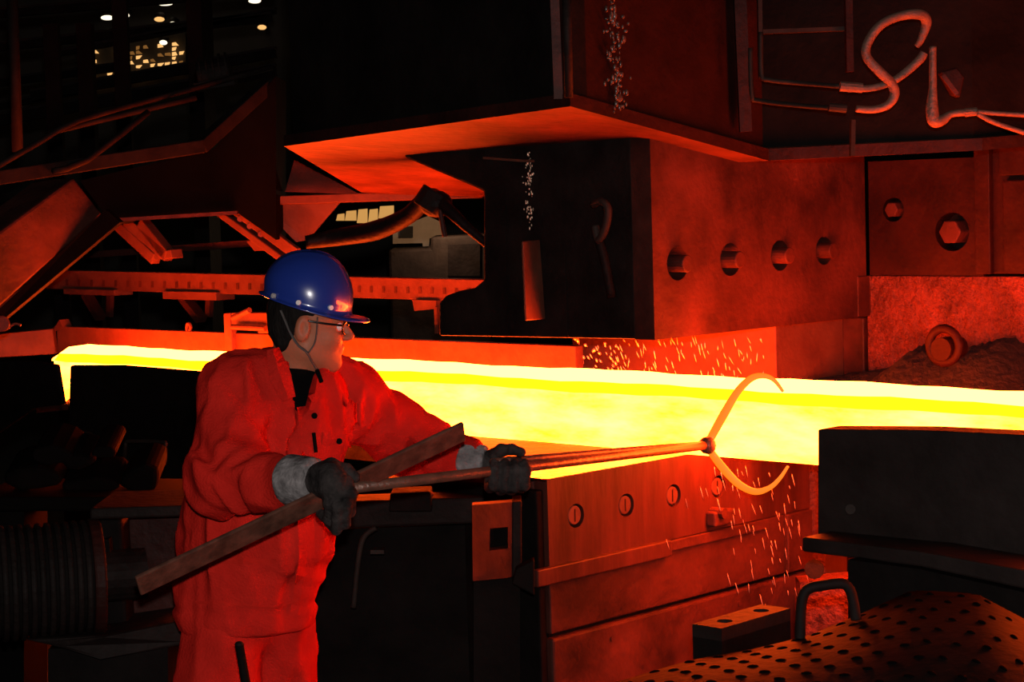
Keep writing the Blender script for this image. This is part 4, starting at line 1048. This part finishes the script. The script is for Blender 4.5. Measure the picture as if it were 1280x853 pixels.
# ---------------------------------------------------------------- bar, tongs, rod
BA, BB = P(172, 733, 4.22), P(580, 539, 4.50)
def on_bar(x):                     # point of the bar under a pixel column
    t = (x - 172) / (580 - 172.0); return BA + (BB - BA) * t
bar = thing('flat_bar', 'brown flat iron bar held diagonally across the worker', 'bar', BA)
_bt = nrm(BB - BA); _bn = np.array([.80, -.50, -.36]); _bn = nrm(_bn - _bt * (_bn @ _bt))
build('bar', MB().bar(BA, BB, .010, .058, np.cross(_bn, _bt)), M['iron'], bar, bevel=.003)
TA, TJ = P(434, 611, 4.36), P(884, 557, 5.72)
def on_tong(t): return TA + (TJ - TA) * t
tong = thing('forging_tongs', 'long steel tongs with hooped jaws gripping the hot billet', 'tongs', TJ)
build('rein', MB().tube([TA, on_tong(.5), TJ], .0125, 12, smooth=0), M['tong'], tong, smooth=True)
build('rein', MB().tube([on_tong(.34) + (0, .02, .020), on_tong(.7) + (0, .012, .012), TJ + (0, .005, .004)], .009, 10, smooth=2), M['tong'], tong, smooth=True)
build('pivot', MB().ellipsoid(TJ, [UD * .028, VD * .024, (0, 0, .026)], 12), M['tong'], tong, smooth=True)
def jv(x, y, v): return W(*onV(x, y, v))
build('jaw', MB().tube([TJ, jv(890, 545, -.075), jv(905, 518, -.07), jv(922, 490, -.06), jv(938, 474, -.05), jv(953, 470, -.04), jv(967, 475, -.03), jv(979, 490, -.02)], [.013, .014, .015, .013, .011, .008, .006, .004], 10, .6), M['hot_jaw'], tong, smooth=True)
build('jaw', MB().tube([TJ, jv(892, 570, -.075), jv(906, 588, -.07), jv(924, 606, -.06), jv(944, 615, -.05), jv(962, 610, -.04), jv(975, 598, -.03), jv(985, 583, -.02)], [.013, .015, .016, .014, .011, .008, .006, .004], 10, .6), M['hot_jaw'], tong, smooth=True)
rod = thing('black_rod', 'short black rod sticking up before the worker\'s thigh', 'rod', P(310, 1180, 4.5) * (1, 1, 0))
build('rod', MB().tube([P(299, 806, 4.5), P(310, 870, 4.5), P(330, 1000, 4.5), np.array([*P(345, 1000, 4.5)[:2], 0.0])], [.010, .011, .011, .011], 10, smooth=0), M['black'], rod, smooth=True)
build('tip', MB().ellipsoid(P(299, 806, 4.5), [(.011, 0, 0), (0, .011, 0), (0, 0, .008)], 8), M['dark'], rod, smooth=True)

# ---------------------------------------------------------------- gloves
def chain(p, pts, rs, k=.006):
    d = None
    for i in range(len(pts) - 1):
        e = cone(p, pts[i], pts[i + 1], rs[i], rs[i + 1]); d = e if d is None else smin(d, e, k)
    return d
def right_glove(p):
    yh = 4.36
    palm = cone(p, P(384, 598, 4.42), P(416, 606, 4.335), .034, .036)
    palm = smin(palm, cone(p, P(412, 592, 4.34), P(428, 622, 4.32), .026, .026), .02)
    d = palm
    # four fingers come over the bar and curl down and back under it
    for i, (kx, ky, tx, ty, ln) in enumerate([(434, 602, 437, 640, .0), (428, 607, 431, 655, .0), (418, 612, 421, 662, .0), (408, 616, 411, 650, .0)]):
        y0 = 4.315 + .012 * abs(i - 1.5)
        mid = P((kx + tx) / 2 + 3, (ky + ty) / 2 - 2, y0 - .022)
        d = smin(d, chain(p, [P(kx, ky, y0), mid, P(tx, ty, y0 + .005), P(tx - 10, ty - 8, y0 + .055)], [.0140, .0135, .0122, .011]), .0045)
    # thumb over the top of the bar, closing against the first finger
    d = smin(d, chain(p, [P(396, 590, 4.35), P(414, 582, 4.37), P(432, 588, 4.385), P(444, 597, 4.38)], [.018, .0165, .015, .013]), .010)
    return d - .003 * (vnoise(p, 55) - .5)
def left_glove(p):
    c = on_tong
    Y = 4.86
    palm = cone(p, P(602, 580, 4.91), P(630, 588, 4.91), .029, .031)
    d = palm
    for i, x in enumerate((616, 629, 642, 654)):
        yb = Y - .012 + .006 * i
        d = smin(d, chain(p, [P(x - 6, 578, 4.905), P(x - 3, 609 + (3 if i in (1, 2) else 0), Y + .005), P(x + 1, 607 + (2 if i in (1, 2) else 0), Y - .048), P(x + 3, 588, Y - .050), P(x + 2, 579, Y - .03)], [.0150, .0145, .0142, .0135, .0115]), .0045)
    d = smin(d, chain(p, [P(612, 572, 4.90), P(626, 563, 4.87), P(640, 562, 4.85), P(651, 566, 4.84)], [.018, .0150, .0135, .0120]), .006)
    return d - .003 * (vnoise(p, 55) - .5)
def gl(name, fn, cx, cy, Y, rx):
    c = P(cx, cy, Y); return blob(name, fn, c - (rx, .16, .13), c + (rx, .14, .13), .0034, M['glove'], man, 0)
gl('glove', right_glove, 412, 620, 4.38, .13)
gl('glove', left_glove, 632, 588, 4.88, .13)
def cuff(a, b, ra, rb):
    a = np.array(a); b = np.array(b)
    def fn(p):
        d = cone(p, a, b, ra, rb) ; ax = nrm(b - a)
        d = smax(d, np.abs((p - (a + b) / 2) @ ax) - np.linalg.norm(b - a) / 2 - .006, .006)
        return d - .005 * (vnoise(p, 40) - .5)
    lo = np.minimum(a, b) - .1; hi = np.maximum(a, b) + .1
    blob('glove_cuff', fn, lo, hi, .005, M['cuff'], man, 1)
cuff(P(366, 602, 4.43), P(392, 600, 4.39), .062, .050)
cuff(P(580, 574, 4.92), P(604, 578, 4.905), .046, .042)

# ================================================================== WATER SPRAY, SPARKS
def spray():
    mb = MB()
    def drop(c, l, r, tilt):
        ax = nrm(np.array([tilt, 0, 1.0])); mb.ellipsoid(c, [(r, 0, 0), (0, r, 0), ax * l], 6)
    for k in range(150):
        px = random.uniform(716, 780) if k < 60 else random.uniform(770, 958); v = random.uniform(.26, .56)
        py = random.uniform(424, 478)
        q = onV(px, py, v)
        if q[2] > 1.436: continue
        near = px < 770
        drop(W(*q), random.uniform(.006, .02) if not near else random.uniform(.005, .012), random.uniform(.0012, .0024) if not near else random.uniform(.002, .006), random.gauss(-.25, .2))
    for k in range(85):
        px = random.gauss(935, 34); py = random.uniform(585, 770)
        q = onU(px + (py - 600) * .22, py, US + random.uniform(.03, .2))
        drop(W(*q), random.uniform(.006, .022), random.uniform(.0008, .0017), random.gauss(-.22, .08))
    o = build('water_spray', mb, M['water'], None, smooth=True, fix=False)
    tag(o, 'bright streaks of water and scale falling around the dies', 'water spray', kind='stuff')
spray()
